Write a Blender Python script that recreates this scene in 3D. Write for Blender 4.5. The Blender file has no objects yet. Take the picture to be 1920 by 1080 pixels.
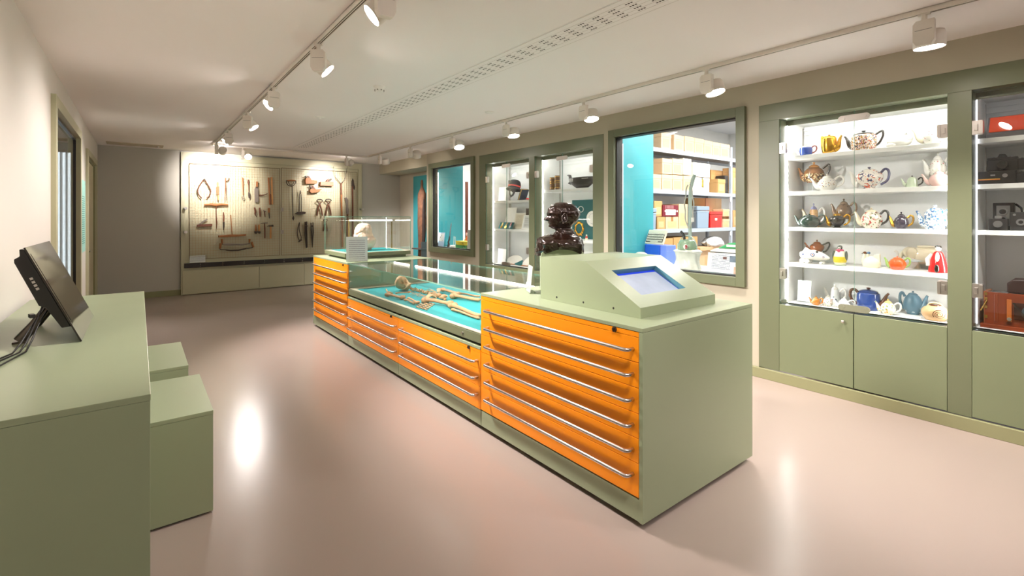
import bpy, math, random
from mathutils import Vector, Matrix, noise
random.seed(7)
scene = bpy.context.scene
COL = scene.collection

# ------------------------------------------------------------------ camera, world, exposure
HX, FPX, HY, EYE = 960.0, 900.0, 406.0, 1.5      # calibrated lens: focal length and horizon (px of a 1920x1080 frame), eye height
YAW = math.atan((HX - 261) / FPX)
cam_data = bpy.data.cameras.new('camera')
cam = bpy.data.objects.new('camera', cam_data); COL.objects.link(cam)
cam.location = (0, 0, EYE); cam.rotation_euler = (math.pi / 2, 0, -YAW)
cam_data.sensor_width = 36; cam_data.lens = 36 * FPX / 1920
cam_data.shift_y = -(540 - HY) / 1920
cam_data.clip_start = 0.05
scene.camera = cam
w = bpy.data.worlds.new('world'); scene.world = w; w.use_nodes = True
w.node_tree.nodes['Background'].inputs[0].default_value = (0.9, 0.95, 1, 1)
w.node_tree.nodes['Background'].inputs[1].default_value = 0.3
scene.view_settings.view_transform = 'Standard'; scene.view_settings.look = 'None'
scene.view_settings.gamma = 1; scene.view_settings.use_curve_mapping = False
scene.view_settings.exposure = EXPO = 0.80
cy = scene.cycles
cy.use_denoising = True
cy.max_bounces = 8; cy.diffuse_bounces = 4; cy.glossy_bounces = 4; cy.transmission_bounces = 4; cy.transparent_max_bounces = 24
cy.sample_clamp_indirect = 6; cy.caustics_reflective = False; cy.caustics_refractive = False

WARM = (1.0, 0.93, 0.895); WHITE = (1.0, 0.97, 0.93)
SPOT_W = 340
def area_light(name, loc, rot, sx, sy, energy, col):
    d = bpy.data.lights.new(name, 'AREA'); d.shape = 'RECTANGLE'; d.size = sx; d.size_y = sy; d.energy = energy; d.color = col
    o = bpy.data.objects.new(name, d); COL.objects.link(o); o.location = loc; o.rotation_euler = rot
    return o

# ------------------------------------------------------------------ reading positions off the calibrated lens
SN, CS = math.sin(YAW), math.cos(YAW)
def ray(u, v):
    a = (u - HX) / FPX; b = (HY - v) / FPX
    return (SN + a * CS, CS - a * SN, b)
def RX(u, v, x): d = ray(u, v); t = x / d[0]; return Vector((x, d[1] * t, EYE + d[2] * t))
def RY(u, v, y): d = ray(u, v); t = y / d[1]; return Vector((d[0] * t, y, EYE + d[2] * t))
def RZ(u, v, z): d = ray(u, v); t = (z - EYE) / d[2]; return Vector((d[0] * t, d[1] * t, z))

# ------------------------------------------------------------------ mesh builder
class MB:
    def __init__(s): s.v = []; s.f = []; s.m = []; s.s = []
    def add(s, vs, fs, mi=0, sm=False):
        o = len(s.v); s.v += [tuple(p) for p in vs]
        for f in fs: s.f.append([i + o for i in f]); s.m.append(mi); s.s.append(sm)
        return s
    def box(s, x0, x1, y0, y1, z0, z1, mi=0, T=None):
        if x0 > x1: x0, x1 = x1, x0
        if y0 > y1: y0, y1 = y1, y0
        if z0 > z1: z0, z1 = z1, z0
        vs = [(x0,y0,z0),(x1,y0,z0),(x1,y1,z0),(x0,y1,z0),(x0,y0,z1),(x1,y0,z1),(x1,y1,z1),(x0,y1,z1)]
        if T: vs = [T @ Vector(p) for p in vs]
        return s.add(vs, [(0,3,2,1),(4,5,6,7),(0,1,5,4),(1,2,6,5),(2,3,7,6),(3,0,4,7)], mi)
    def cbox(s, c, d, mi=0, T=None):
        return s.box(c[0]-d[0]/2, c[0]+d[0]/2, c[1]-d[1]/2, c[1]+d[1]/2, c[2]-d[2]/2, c[2]+d[2]/2, mi, T)
    def prism(s, pts, axis, a, b, mi=0, T=None):
        """2-D polygon pts extruded along axis ('x','y','z') from a to b"""
        n = len(pts)
        def P(p, t):
            q = {'x': (t, p[0], p[1]), 'y': (p[0], t, p[1]), 'z': (p[0], p[1], t)}[axis]
            return T @ Vector(q) if T else q
        area = sum(pts[i][0]*pts[(i+1)%n][1]-pts[(i+1)%n][0]*pts[i][1] for i in range(n))
        if area < 0: pts = pts[::-1]
        if axis == 'y': a, b = b, a
        if a > b and axis != 'y' or (axis == 'y' and b > a): a, b = b, a
        vs = [P(p, a) for p in pts] + [P(p, b) for p in pts]
        fs = [list(range(n))[::-1], list(range(n, 2*n))] + [(i, (i+1)%n, n+(i+1)%n, n+i) for i in range(n)]
        return s.add(vs, fs, mi)
    def tube(s, pts, r, n=10, mi=0, T=None, flat=1.0, closed=False):
        """swept tube through pts; r is a number or one radius per point"""
        P = [Vector(p) for p in pts]; k = len(P)
        R = r if hasattr(r, '__len__') else [r] * k
        tang = []
        for i in range(k):
            if closed: d = P[(i+1) % k] - P[i-1]
            else: d = P[min(i+1, k-1)] - P[max(i-1, 0)]
            tang.append(d.normalized() if d.length > 1e-9 else Vector((0, 0, 1)))
        up = Vector((0, 0, 1)) if abs(tang[0].z) < .9 else Vector((1, 0, 0))
        a = tang[0].cross(up).normalized(); vs = []
        for i in range(k):
            a = (a - tang[i] * a.dot(tang[i]))
            a = a.normalized() if a.length > 1e-6 else tang[i].orthogonal().normalized()
            b = tang[i].cross(a)
            for j in range(n):
                t = 2 * math.pi * j / n
                vs.append(P[i] + a * (R[i] * math.cos(t)) + b * (R[i] * flat * math.sin(t)))
        if T: vs = [T @ p for p in vs]
        fs = []
        for i in range(k if closed else k - 1):
            i2 = (i + 1) % k
            for j in range(n): fs.append((i*n+j, i*n+(j+1)%n, i2*n+(j+1)%n, i2*n+j))
        s.add(vs, fs, mi, True)
        if not closed:
            s.add(vs[:n], [tuple(range(n))[::-1]], mi); s.add(vs[-n:], [tuple(range(n))], mi)
        return s
    def cyl(s, p0, p1, r0, r1=None, n=16, mi=0, T=None):
        return s.tube([p0, p1], [r0, r0 if r1 is None else r1], n, mi, T)
    def lathe(s, prof, n=24, mi=0, T=None, sx=1, sy=1, fn=None, caps=True):
        """profile [(r, z)] turned about z; fn(angle, r, z) may change r"""
        vs = []
        for (r, z) in prof:
            for j in range(n):
                t = 2 * math.pi * j / n
                rr = fn(t, r, z) if fn else r
                vs.append(Vector((rr * math.cos(t) * sx, rr * math.sin(t) * sy, z)))
        if T: vs = [T @ p for p in vs]
        fs = []
        for i in range(len(prof) - 1):
            for j in range(n): fs.append((i*n+j, i*n+(j+1)%n, (i+1)*n+(j+1)%n, (i+1)*n+j))
        s.add(vs, fs, mi, True)
        if caps and prof[0][0] > 1e-4: s.add(vs[:n], [tuple(range(n))[::-1]], mi)
        if caps and prof[-1][0] > 1e-4: s.add(vs[-n:], [tuple(range(n))], mi)
        return s
    def ball(s, c, r, n=12, mi=0, T=None):
        r = r if hasattr(r, '__len__') else (r, r, r)
        prof = [(math.sin(math.pi*i/(n//2+2)), -math.cos(math.pi*i/(n//2+2))) for i in range(n//2+3)]
        M_ = Matrix.Translation(c) @ Matrix.Diagonal((r[0], r[1], r[2], 1))
        return s.lathe([(max(a, 0), b) for a, b in prof], n, mi, (T @ M_) if T else M_)

OFF = {}
def link(name, mb, mats, parent=None, world=True, bev=0, loc=None):
    me = bpy.data.meshes.new(name)
    off = OFF.get(parent, Vector((0, 0, 0))) if world else Vector((0, 0, 0))
    vs = mb.v if off.length == 0 else [tuple(Vector(p) - off) for p in mb.v]
    me.from_pydata([tuple(p) for p in vs], [], mb.f)
    if not isinstance(mats, (list, tuple)): mats = [mats]
    for m in mats: me.materials.append(m)
    me.polygons.foreach_set('material_index', mb.m)
    me.polygons.foreach_set('use_smooth', mb.s)
    me.update()
    o = bpy.data.objects.new(name, me); COL.objects.link(o)
    if parent: o.parent = parent
    OFF[o] = off
    if bev:
        b = o.modifiers.new('bevel', 'BEVEL'); b.width = bev; b.segments = 2; b.limit_method = 'ANGLE'; b.angle_limit = math.radians(50)
        b.harden_normals = False
    return o
def tag(o, label=None, cat=None, group=None, kind=None):
    if label: o['label'] = label
    if cat: o['category'] = cat
    if group: o['group'] = group
    if kind: o['kind'] = kind
    return o
def thing(name, label, cat, loc, rot=0, group=None):
    o = bpy.data.objects.new(name, None); COL.objects.link(o)
    o.location = loc; o.rotation_euler = (0, 0, rot) if not hasattr(rot, '__len__') else rot
    o.empty_display_size = .05
    OFF[o] = Vector(loc)
    return tag(o, label, cat, group)
def solo(name, label, cat, mb, mats, group=None, bev=0):
    """a thing that is one mesh: origin moved to its base"""
    xs = [p[0] for p in mb.v]; ys = [p[1] for p in mb.v]; zs = [p[2] for p in mb.v]
    c = Vector(((min(xs)+max(xs))/2, (min(ys)+max(ys))/2, min(zs)))
    mb.v = [tuple(Vector(p) - c) for p in mb.v]
    o = link(name, mb, mats, None, False, bev); o.location = c
    OFF[o] = c
    return tag(o, label, cat, group)
def struct(name, mb, mats, parent=None, bev=0):
    o = link(name, mb, mats, parent, True, bev)
    if parent is None: o['kind'] = 'structure'
    return o
def MT(loc, rz=0, rx=0, ry=0, s=1):
    return Matrix.Translation(loc) @ Matrix.Rotation(rz, 4, 'Z') @ Matrix.Rotation(ry, 4, 'Y') @ Matrix.Rotation(rx, 4, 'X') @ Matrix.Scale(s, 4)

# ------------------------------------------------------------------ materials (all procedural)
def lin(h):
    if isinstance(h, str):
        h = h.lstrip('#'); c = [int(h[i:i+2], 16) / 255 for i in (0, 2, 4)]
        return tuple(x / 12.92 if x <= .04045 else ((x + .055) / 1.055) ** 2.4 for x in c) + (1,)
    return tuple(h) + (1,)
def mat(name, col, rough=.5, metal=0, n=.04, ns=12, bump=0, bs=80, coat=0, spec=.5, emit=0, ecol=None, rvar=.0):
    m = bpy.data.materials.new(name); m.use_nodes = True
    N, L = m.node_tree.nodes, m.node_tree.links
    p = N['Principled BSDF']; c = lin(col)
    tc = N.new('ShaderNodeTexCoord')
    nz = N.new('ShaderNodeTexNoise'); nz.inputs['Scale'].default_value = ns; nz.inputs['Detail'].default_value = 4
    L.new(tc.outputs['Object'], nz.inputs['Vector'])
    mx = N.new('ShaderNodeMix'); mx.data_type = 'RGBA'
    mx.inputs['A'].default_value = tuple(min(1, x * (1 - n)) for x in c[:3]) + (1,)
    mx.inputs['B'].default_value = tuple(min(1, x * (1 + n)) for x in c[:3]) + (1,)
    L.new(nz.outputs['Fac'], mx.inputs['Factor']); L.new(mx.outputs['Result'], p.inputs['Base Color'])
    p.inputs['Roughness'].default_value = rough; p.inputs['Metallic'].default_value = metal
    p.inputs['Specular IOR Level'].default_value = spec; p.inputs['Coat Weight'].default_value = coat
    p.inputs['Coat Roughness'].default_value = .06
    if rvar:
        mr = N.new('ShaderNodeMapRange'); mr.inputs['To Min'].default_value = max(0, rough - rvar); mr.inputs['To Max'].default_value = rough + rvar
        L.new(nz.outputs['Fac'], mr.inputs['Value']); L.new(mr.outputs['Result'], p.inputs['Roughness'])
    if bump:
        n2 = N.new('ShaderNodeTexNoise'); n2.inputs['Scale'].default_value = bs; n2.inputs['Detail'].default_value = 6
        L.new(tc.outputs['Object'], n2.inputs['Vector'])
        b = N.new('ShaderNodeBump'); b.inputs['Strength'].default_value = bump; b.inputs['Distance'].default_value = .01
        L.new(n2.outputs['Fac'], b.inputs['Height']); L.new(b.outputs['Normal'], p.inputs['Normal'])
    if emit:
        p.inputs['Emission Color'].default_value = lin(ecol) if ecol else c
        p.inputs['Emission Strength'].default_value = emit
    return m
def glow(name, col, strength):
    m = bpy.data.materials.new(name); m.use_nodes = True; N, L = m.node_tree.nodes, m.node_tree.links
    N.remove(N['Principled BSDF']); e = N.new('ShaderNodeEmission'); e.inputs[0].default_value = lin(col); e.inputs[1].default_value = strength
    L.new(e.outputs[0], N['Material Output'].inputs[0]); return m
def glass(name, tint=(.985, 1, .992), ior=1.45, gl=1.0):
    m = bpy.data.materials.new(name); m.use_nodes = True; N, L = m.node_tree.nodes, m.node_tree.links
    N.remove(N['Principled BSDF'])
    t = N.new('ShaderNodeBsdfTransparent'); t.inputs[0].default_value = lin(tint)
    g = N.new('ShaderNodeBsdfGlossy'); g.inputs['Roughness'].default_value = 0.0; g.inputs[0].default_value = (gl, gl, gl, 1)
    f = N.new('ShaderNodeFresnel'); ge = N.new('ShaderNodeNewGeometry'); io = N.new('ShaderNodeMapRange')   # same reflectance entering and leaving the sheet
    io.inputs['To Min'].default_value = ior; io.inputs['To Max'].default_value = 1 / ior
    L.new(ge.outputs['Backfacing'], io.inputs['Value']); L.new(io.outputs['Result'], f.inputs[0])
    x = N.new('ShaderNodeMixShader')
    L.new(f.outputs[0], x.inputs[0]); L.new(t.outputs[0], x.inputs[1]); L.new(g.outputs[0], x.inputs[2])
    L.new(x.outputs[0], N['Material Output'].inputs[0]); return m
def pattern(name, base, cols, scale=40, rough=.12, kind='voronoi', cut=.5, band=None, coat=.5):
    """glazed ware: base colour with painted blobs of the colours in cols; band=(z0, z1) limits them to a belt (object z)"""
    m = mat(name, base, rough, coat=coat); N, L = m.node_tree.nodes, m.node_tree.links; p = N['Principled BSDF']
    tc = N['Texture Coordinate']; src = N['Mix'].outputs['Result']
    for k, c in enumerate(cols):
        mp = N.new('ShaderNodeMapping'); mp.inputs['Location'].default_value = (k * 3.7, k * 1.3, k * 2.1)
        L.new(tc.outputs['Object'], mp.inputs[0])
        if kind == 'wave':
            t = N.new('ShaderNodeTexWave'); t.inputs['Scale'].default_value = scale; t.inputs['Distortion'].default_value = 6; out = t.outputs['Fac']
        elif kind == 'noise':
            t = N.new('ShaderNodeTexNoise'); t.inputs['Scale'].default_value = scale; out = t.outputs['Fac']
        else:
            t = N.new('ShaderNodeTexVoronoi'); t.inputs['Scale'].default_value = scale * (1 + .3 * k); out = t.outputs['Distance']
        L.new(mp.outputs[0], t.inputs[0])
        g = N.new('ShaderNodeMath'); g.operation = 'LESS_THAN' if kind == 'voronoi' else 'GREATER_THAN'
        g.inputs[1].default_value = cut if kind != 'voronoi' else cut * .6
        L.new(out, g.inputs[0]); fac = g.outputs[0]
        if band:
            sp = N.new('ShaderNodeSeparateXYZ'); L.new(tc.outputs['Object'], sp.inputs[0])
            a = N.new('ShaderNodeMath'); a.operation = 'GREATER_THAN'; a.inputs[1].default_value = band[0]; L.new(sp.outputs['Z'], a.inputs[0])
            b = N.new('ShaderNodeMath'); b.operation = 'LESS_THAN'; b.inputs[1].default_value = band[1]; L.new(sp.outputs['Z'], b.inputs[0])
            for q in (a, b):
                mu = N.new('ShaderNodeMath'); mu.operation = 'MULTIPLY'; L.new(fac, mu.inputs[0]); L.new(q.outputs[0], mu.inputs[1]); fac = mu.outputs[0]
        mx = N.new('ShaderNodeMix'); mx.data_type = 'RGBA'; mx.inputs['B'].default_value = lin(c)
        L.new(fac, mx.inputs['Factor']); L.new(src, mx.inputs['A']); src = mx.outputs['Result']
    L.new(src, p.inputs['Base Color']); return m
def print_mat(name, base='f4f2f0', ink='c2bcc0', rows=14, axis=2, cover=.62, x0=.12, x1=.88, rough=.6, z0=.1, z1=.92, wob=30):
    """paper with rows of small print (generated coordinates: rows run along the sheet's height)"""
    m = mat(name, base, rough); N, L = m.node_tree.nodes, m.node_tree.links; p = N['Principled BSDF']
    tc = N['Texture Coordinate']; sp = N.new('ShaderNodeSeparateXYZ'); L.new(tc.outputs['Generated'], sp.inputs[0])
    def mth(op, a, b=None):
        q = N.new('ShaderNodeMath'); q.operation = op
        if hasattr(a, 'links') or not isinstance(a, (int, float)): L.new(a, q.inputs[0])
        else: q.inputs[0].default_value = a
        if b is not None:
            if isinstance(b, (int, float)): q.inputs[1].default_value = b
            else: L.new(b, q.inputs[1])
        return q.outputs[0]
    z = sp.outputs['Z']; y = sp.outputs['Y' if axis == 2 else 'X']
    rowf = mth('FRACT', mth('MULTIPLY', z, rows)); f = mth('LESS_THAN', rowf, .45)
    f = mth('MULTIPLY', f, mth('GREATER_THAN', y, x0)); f = mth('MULTIPLY', f, mth('LESS_THAN', y, x1))
    f = mth('MULTIPLY', f, mth('GREATER_THAN', z, z0)); f = mth('MULTIPLY', f, mth('LESS_THAN', z, z1))
    nz = N.new('ShaderNodeTexNoise'); nz.inputs['Scale'].default_value = wob; L.new(tc.outputs['Generated'], nz.inputs['Vector'])
    f = mth('MULTIPLY', f, mth('GREATER_THAN', nz.outputs['Fac'], 1 - cover))
    mx = N.new('ShaderNodeMix'); mx.data_type = 'RGBA'; mx.inputs['B'].default_value = lin(ink)
    L.new(f, mx.inputs['Factor']); L.new(N['Mix'].outputs['Result'], mx.inputs['A']); L.new(mx.outputs['Result'], p.inputs['Base Color'])
    return m

GREEN = mat('sage_lacquer', '959f80', .32, n=.03, ns=3, bump=.02, bs=400, rvar=.05)
GREEN_PANEL = mat('sage_wall_panel', 'b4b191', .45, n=.03, ns=3)
FRAME = mat('olive_frame_lacquer', '6b7055', .38, n=.03, ns=4)
BACKP = mat('sage_back_panel', 'beb99b', .4, n=.02, ns=3)
WALL = mat('wall_paint', 'd6d0c7', .75, n=.015, ns=2, bump=.03, bs=300)
WALL_R = mat('wall_paint_right', 'b6ae9a', .7, n=.015, ns=2, bump=.03, bs=300)
CEIL = mat('ceiling_paint', 'f8f1ef', .8, n=.01, ns=2)
ORANGE = mat('orange_lacquer', 'ff9408', .36, n=.015, ns=5)
STEEL = mat('brushed_steel', 'c9c4c0', .22, 1, n=.05, ns=60)
CHROME = mat('chrome', 'd8d2cc', .28, 1)
BLACK = mat('black_metal', '17130f', .35)
BLACKP = mat('black_plastic', '1e1b19', .4)
WHITE_P = mat('white_paint', 'f1eee9', .5)
WHITE_IN = mat('white_cabinet_lining', 'eeeeec', .45, n=.01)
TEAL = mat('teal_paint', '3fa9b4', .5, n=.03, ns=4)
TEALF = mat('teal_felt', '1a9094', .85, n=.05, ns=40, bump=.05, bs=500)
GLASS = glass('clear_glass')
GEDGE = mat('green_glass_edge', '6f9c88', .15, n=.1, ns=30, coat=.5)
DARK = mat('shadow_gap_black', '0d0c0a', .6)
LED_W = glow('led_white', 'fff6ea', 11)
LED_C = glow('cabinet_led', 'fffdfa', 60)
LENS = glow('spot_lens', 'fff4ea', 70)
LAMPW = mat('lamp_white', 'e8e0d6', .4)
SKIRT = mat('skirting_paint', '8c8b66', .45)
# ------------------------------------------------------------------ room shell
FLZ, CLZ = -0.03, 2.785
XL, XR, YB, YF = -0.589, 4.68, 11.35, -2.6
def floor_mat():
    m = mat('polished_resin_floor', '9f8f86', .24, n=.02, ns=1.3, coat=0, spec=.6)
    N, L = m.node_tree.nodes, m.node_tree.links; p = N['Principled BSDF']; tc = N['Texture Coordinate']
    mp = N.new('ShaderNodeMapping'); mp.inputs['Scale'].default_value = (.8, .35, 1); L.new(tc.outputs['Object'], mp.inputs[0])
    nz = N.new('ShaderNodeTexNoise'); nz.inputs['Scale'].default_value = 3; nz.inputs['Detail'].default_value = 4; nz.inputs['Roughness'].default_value = .5
    L.new(mp.outputs[0], nz.inputs['Vector'])
    mr = N.new('ShaderNodeMapRange'); mr.inputs['To Min'].default_value = .19; mr.inputs['To Max'].default_value = .29
    L.new(nz.outputs['Fac'], mr.inputs['Value']); L.new(mr.outputs['Result'], p.inputs['Roughness'])
    n2 = N.new('ShaderNodeTexNoise'); n2.inputs['Scale'].default_value = 9; n2.inputs['Detail'].default_value = 5; L.new(mp.outputs[0], n2.inputs['Vector'])
    b = N.new('ShaderNodeBump'); b.inputs['Strength'].default_value = .08; b.inputs['Distance'].default_value = .003
    L.new(n2.outputs['Fac'], b.inputs['Height']); L.new(b.outputs['Normal'], p.inputs['Normal'])
    return m
struct('floor', MB().box(-3.6, 11, YF, 13, FLZ - .1, FLZ), floor_mat())
struct('ceiling', MB().box(XL - .2, XR + .12, YF, YB + .2, CLZ, CLZ + .1), CEIL)
# left wall with the glazed opening and the door opening
wl = MB(); WY0, WY1, WZ = 5.62, 7.84, 2.50
DY0, DY1, DZ = 9.0, 10.7, 2.36
X0 = XL - .05
wl.box(X0, XL, YF, WY0, FLZ, CLZ); wl.box(X0, XL, WY0, WY1, WZ, CLZ); wl.box(X0, XL, WY0, WY1, FLZ, .35)
wl.box(X0, XL, WY1, DY0, FLZ, CLZ); wl.box(X0, XL, DY0, DY1, DZ, CLZ); wl.box(X0, XL, DY1, YB + .1, FLZ, CLZ)
struct('wall_left', wl, WALL)
struct('wall_back', MB().box(X0, 5.35, YB, YB + .12, FLZ, CLZ), mat('wall_paint_back', 'b7b3a8', .75, n=.015, ns=2))
struct('wall_front', MB().box(X0, XR + .12, YF - .12, YF, FLZ, CLZ), WALL)
# right wall: solid bands round the cabinets and windows
CB = (4.12, 6.95); CD = (-.67, 2.175)
WA = (7.18, 8.65, .89, 2.465); WC = (2.385, 3.925, .90, 2.485)
wr = MB(); XW = XR + .12
wr.box(XR, XW, YF, 8.89, 2.555, CLZ)
wr.box(XR, XW, YF, CD[0], FLZ, 2.555)
wr.box(XR, XW, CD[1], WC[0], FLZ, 2.555); wr.box(XR, XW, WC[1], CB[0], FLZ, 2.555)
wr.box(XR, XW, WC[0], WC[1], FLZ, WC[2]); wr.box(XR, XW, WC[0], WC[1], WC[3], 2.555)
wr.box(XR, XW, CB[1], WA[0], FLZ, 2.555); wr.box(XR, XW, WA[1], 8.89, FLZ, 2.555)
wr.box(XR, XW, WA[0], WA[1], FLZ, WA[2]); wr.box(XR, XW, WA[0], WA[1], WA[3], 2.555)
struct('wall_right', wr, WALL_R)
# soffit over the alcove, alcove walls
struct('trim_1', MB().box(XR, 5.3, 8.89, YB, 2.54, CLZ), mat('soffit_paint', 'c4bca6', .7))
struct('wall_alcove', MB().box(5.22, 5.3, 8.77, YB, FLZ, 2.54).box(XW, 5.3, 8.77, 8.89, FLZ, 2.54), mat('alcove_paint', 'cdc5b4', .7))
solo('wall_panel', 'teal painted board standing behind the dark timber post in the alcove', 'panel',
     MB().box(5.17, 5.215, 8.93, 10.5, FLZ + .02, 2.45), TEAL, bev=.002)
# skirtings
struct('baseboard_right', MB().box(XR - .03, XR, YF, 8.89, FLZ, .065), SKIRT, bev=.003)
struct('baseboard_back', MB().box(XL, .655, YB - .025, YB, FLZ, .08).box(4.23, 5.2, YB - .025, YB, FLZ, .08), SKIRT, bev=.003)
struct('baseboard_left', MB().box(XL, XL + .025, YF, DY0, FLZ, .08).box(XL, XL + .025, DY1, YB, FLZ, .08), SKIRT, bev=.003)

# left glazed opening
def ring(mb, ax, a, b, y0, y1, z0, z1, wd, mi=0, bottom=True):
    mb.box(a, b, y0 - wd, y0, z0 - (wd if bottom else 0), z1 + wd, mi); mb.box(a, b, y1, y1 + wd, z0 - (wd if bottom else 0), z1 + wd, mi)
    mb.box(a, b, y0, y1, z1, z1 + wd, mi)
    if bottom: mb.box(a, b, y0, y1, z0 - wd, z0, mi)
    return mb
win = struct('window_1', ring(MB(), 'x', XL - .05, XL + .035, WY0 + .06, WY1 - .06, .41, WZ - .06, .10), GREEN_PANEL, bev=.003)
gl = struct('glass_pane', MB().box(XL - .03, XL - .024, WY0 + .06, WY1 - .06, .41, WZ - .06), GLASS, win)
struct('seal', ring(MB(), 'x', XL - .045, XL - .012, WY0 + .085, WY1 - .085, .435, WZ - .085, .025), BLACK, win)
dr = struct('door_1', ring(MB(), 'x', XL - .05, XL + .03, DY0, DY1, FLZ, DZ, .09, bottom=False), GREEN_PANEL, bev=.003)
struct('door_leaf', MB().box(XL - .045, XL - .02, DY0 + .01, DY1 - .01, FLZ + .008, DZ - .01), mat('door_leaf_paint', 'c9bfa0', .45), dr, bev=.002)
struct('stop', MB().box(XL - .02, XL - .0, DY0, DY0 + .03, FLZ, DZ).box(XL - .02, XL - .0, DY1 - .03, DY1, FLZ, DZ).box(XL - .02, XL - .0, DY0 + .03, DY1 - .03, DZ - .03, DZ), SKIRT, dr)
struct('door_handle', MB().cyl((XL - .02, DY0 + .1, 1.0), (XL + .03, DY0 + .1, 1.0), .01).tube([(XL + .03, DY0 + .1, 1.0), (XL + .03, DY0 + .22, 1.0)], .01), STEEL, dr)
# the room beyond the left glass: grey-teal wall with three lit strips of slatted blind
SIDE = mat('side_room_paint', '7f9390', .7)
struct('wall_side_room', MB().box(-3.5, X0, 9.9, 10.0, FLZ, 3.0).box(-3.6, -3.5, 3.0, 10.0, FLZ, 3.0).box(-3.5, X0, 2.9, 3.0, FLZ, 3.0).box(-3.5, X0, 3, 10, 2.9, 3.0), SIDE)
BLG = glow('daylit_blind', 'eaf6ff', 2.4)
for i, (a, b) in enumerate([(106, 112.5), (117.8, 123), (128, 132.8)]):
    p, q = RY(a, 283, 9.6), RY(b, 283, 9.6)
    bl = thing('window_blind', ['left one of three daylit slatted blind strips behind the left wall glass', 'middle one of three daylit slatted blind strips behind the left wall glass',
               'right one of three daylit slatted blind strips behind the left wall glass'][i], 'blind', ((p.x + q.x) / 2, 9.6, .45), group='daylit blind strips')
    link('headrail', MB().box(p.x - .005, q.x + .005, 9.58, 9.63, 2.44, 2.48), STEEL, bl)
    sl = MB()
    for k in range(62): sl.box(p.x, q.x, 9.60, 9.606, .46 + k * .032, .46 + k * .032 + .0305)
    o = link('slat', sl, BLG, bl); o['kind'] = 'stuff'
# the teal sign on the left wall
sg = thing('wall_sign', 'pale teal acrylic text panel with heading between glazed opening and doorway on left wall', 'sign', (XL, 8.2, 1.05))
link('sign_board', MB().box(XL + .012, XL + .018, 7.85, 8.62, 1.04, 1.97), print_mat('sign_print', '9fd3c8', '5b8f88', 34, cover=.7, z1=.78, x0=.1, x1=.85), sg, bev=.002)
for y, z in ((7.89, 1.08), (8.58, 1.08), (7.89, 1.93), (8.58, 1.93)):
    link('standoff', MB().cyl((XL, y, z), (XL + .024, y, z), .01, n=10), CHROME, sg)
def text(name, body, size, loc, rot, m, parent=None, ext=.001, align='LEFT'):
    c = bpy.data.curves.new(name, 'FONT'); c.body = body; c.size = size; c.extrude = ext; c.align_x = align; c.resolution_u = 2
    c.materials.append(m); o = bpy.data.objects.new(name, c); COL.objects.link(o)
    me = bpy.data.meshes.new_from_object(o); bpy.data.objects.remove(o); o = bpy.data.objects.new(name, me); COL.objects.link(o)
    o.location = loc; o.rotation_euler = rot
    if parent: o.parent = parent
    return o

# ------------------------------------------------------------------ windows on the right wall
def wall_window(n, y0, y1, z0, z1, wd):
    o = struct('window_%d' % n, ring(MB(), 'x', XR - .04, XR + .01, y0, y1, z0, z1, wd), FRAME, bev=.003)
    struct('reveal', ring(MB(), 'x', XR + .011, XW, y0 + .012, y1 - .012, z0 + .012, z1 - .012, .012), DARK, o)
    struct('glass_pane', MB().box(XR + .02, XR + .03, y0 + .012, y1 - .012, z0 + .012, z1 - .012), GLASS, o)
    return o
wall_window(2, WA[0], WA[1], WA[2], WA[3], .10)
wall_window(3, WC[0], WC[1], WC[2], WC[3], .09)

# ------------------------------------------------------------------ wall cabinets B and D
XC0, XC1 = 4.83, 5.23
HN = []
def hinge(y, z, s, parent):
    """glass-door hinge: wall plate on the frame, square clamp on the pane"""
    m = MB().box(XR - .004, XR + .03, y - s * .035, y + s * .02, z - .05, z + .05)
    m.box(XR - .012, XR + .034, y - s * .018, y - s * .038, z - .045, z + .045).box(XR - .014, XR - .004, y - s * .012, y + s * .008, z - .022, z + .022)
    return link('hinge', m, CHROME, parent, bev=.002)
def pill(y, z, parent):
    m = MB()
    pts = [(y + .085 * math.copysign(1, math.cos(t)) + .028 * math.cos(t), z + .028 * math.sin(t)) for t in [math.pi * 2 * (k + .5) / 20 for k in range(20)]]
    m.prism(pts, 'x', XR - .006, XR + .006)
    for d in (-.075, .075): m.cyl((XR - .010, y + d, z), (XR + .0, y + d, z), .014, n=12)
    return link('lock_plate', m, CHROME, parent, bev=.001)
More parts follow.
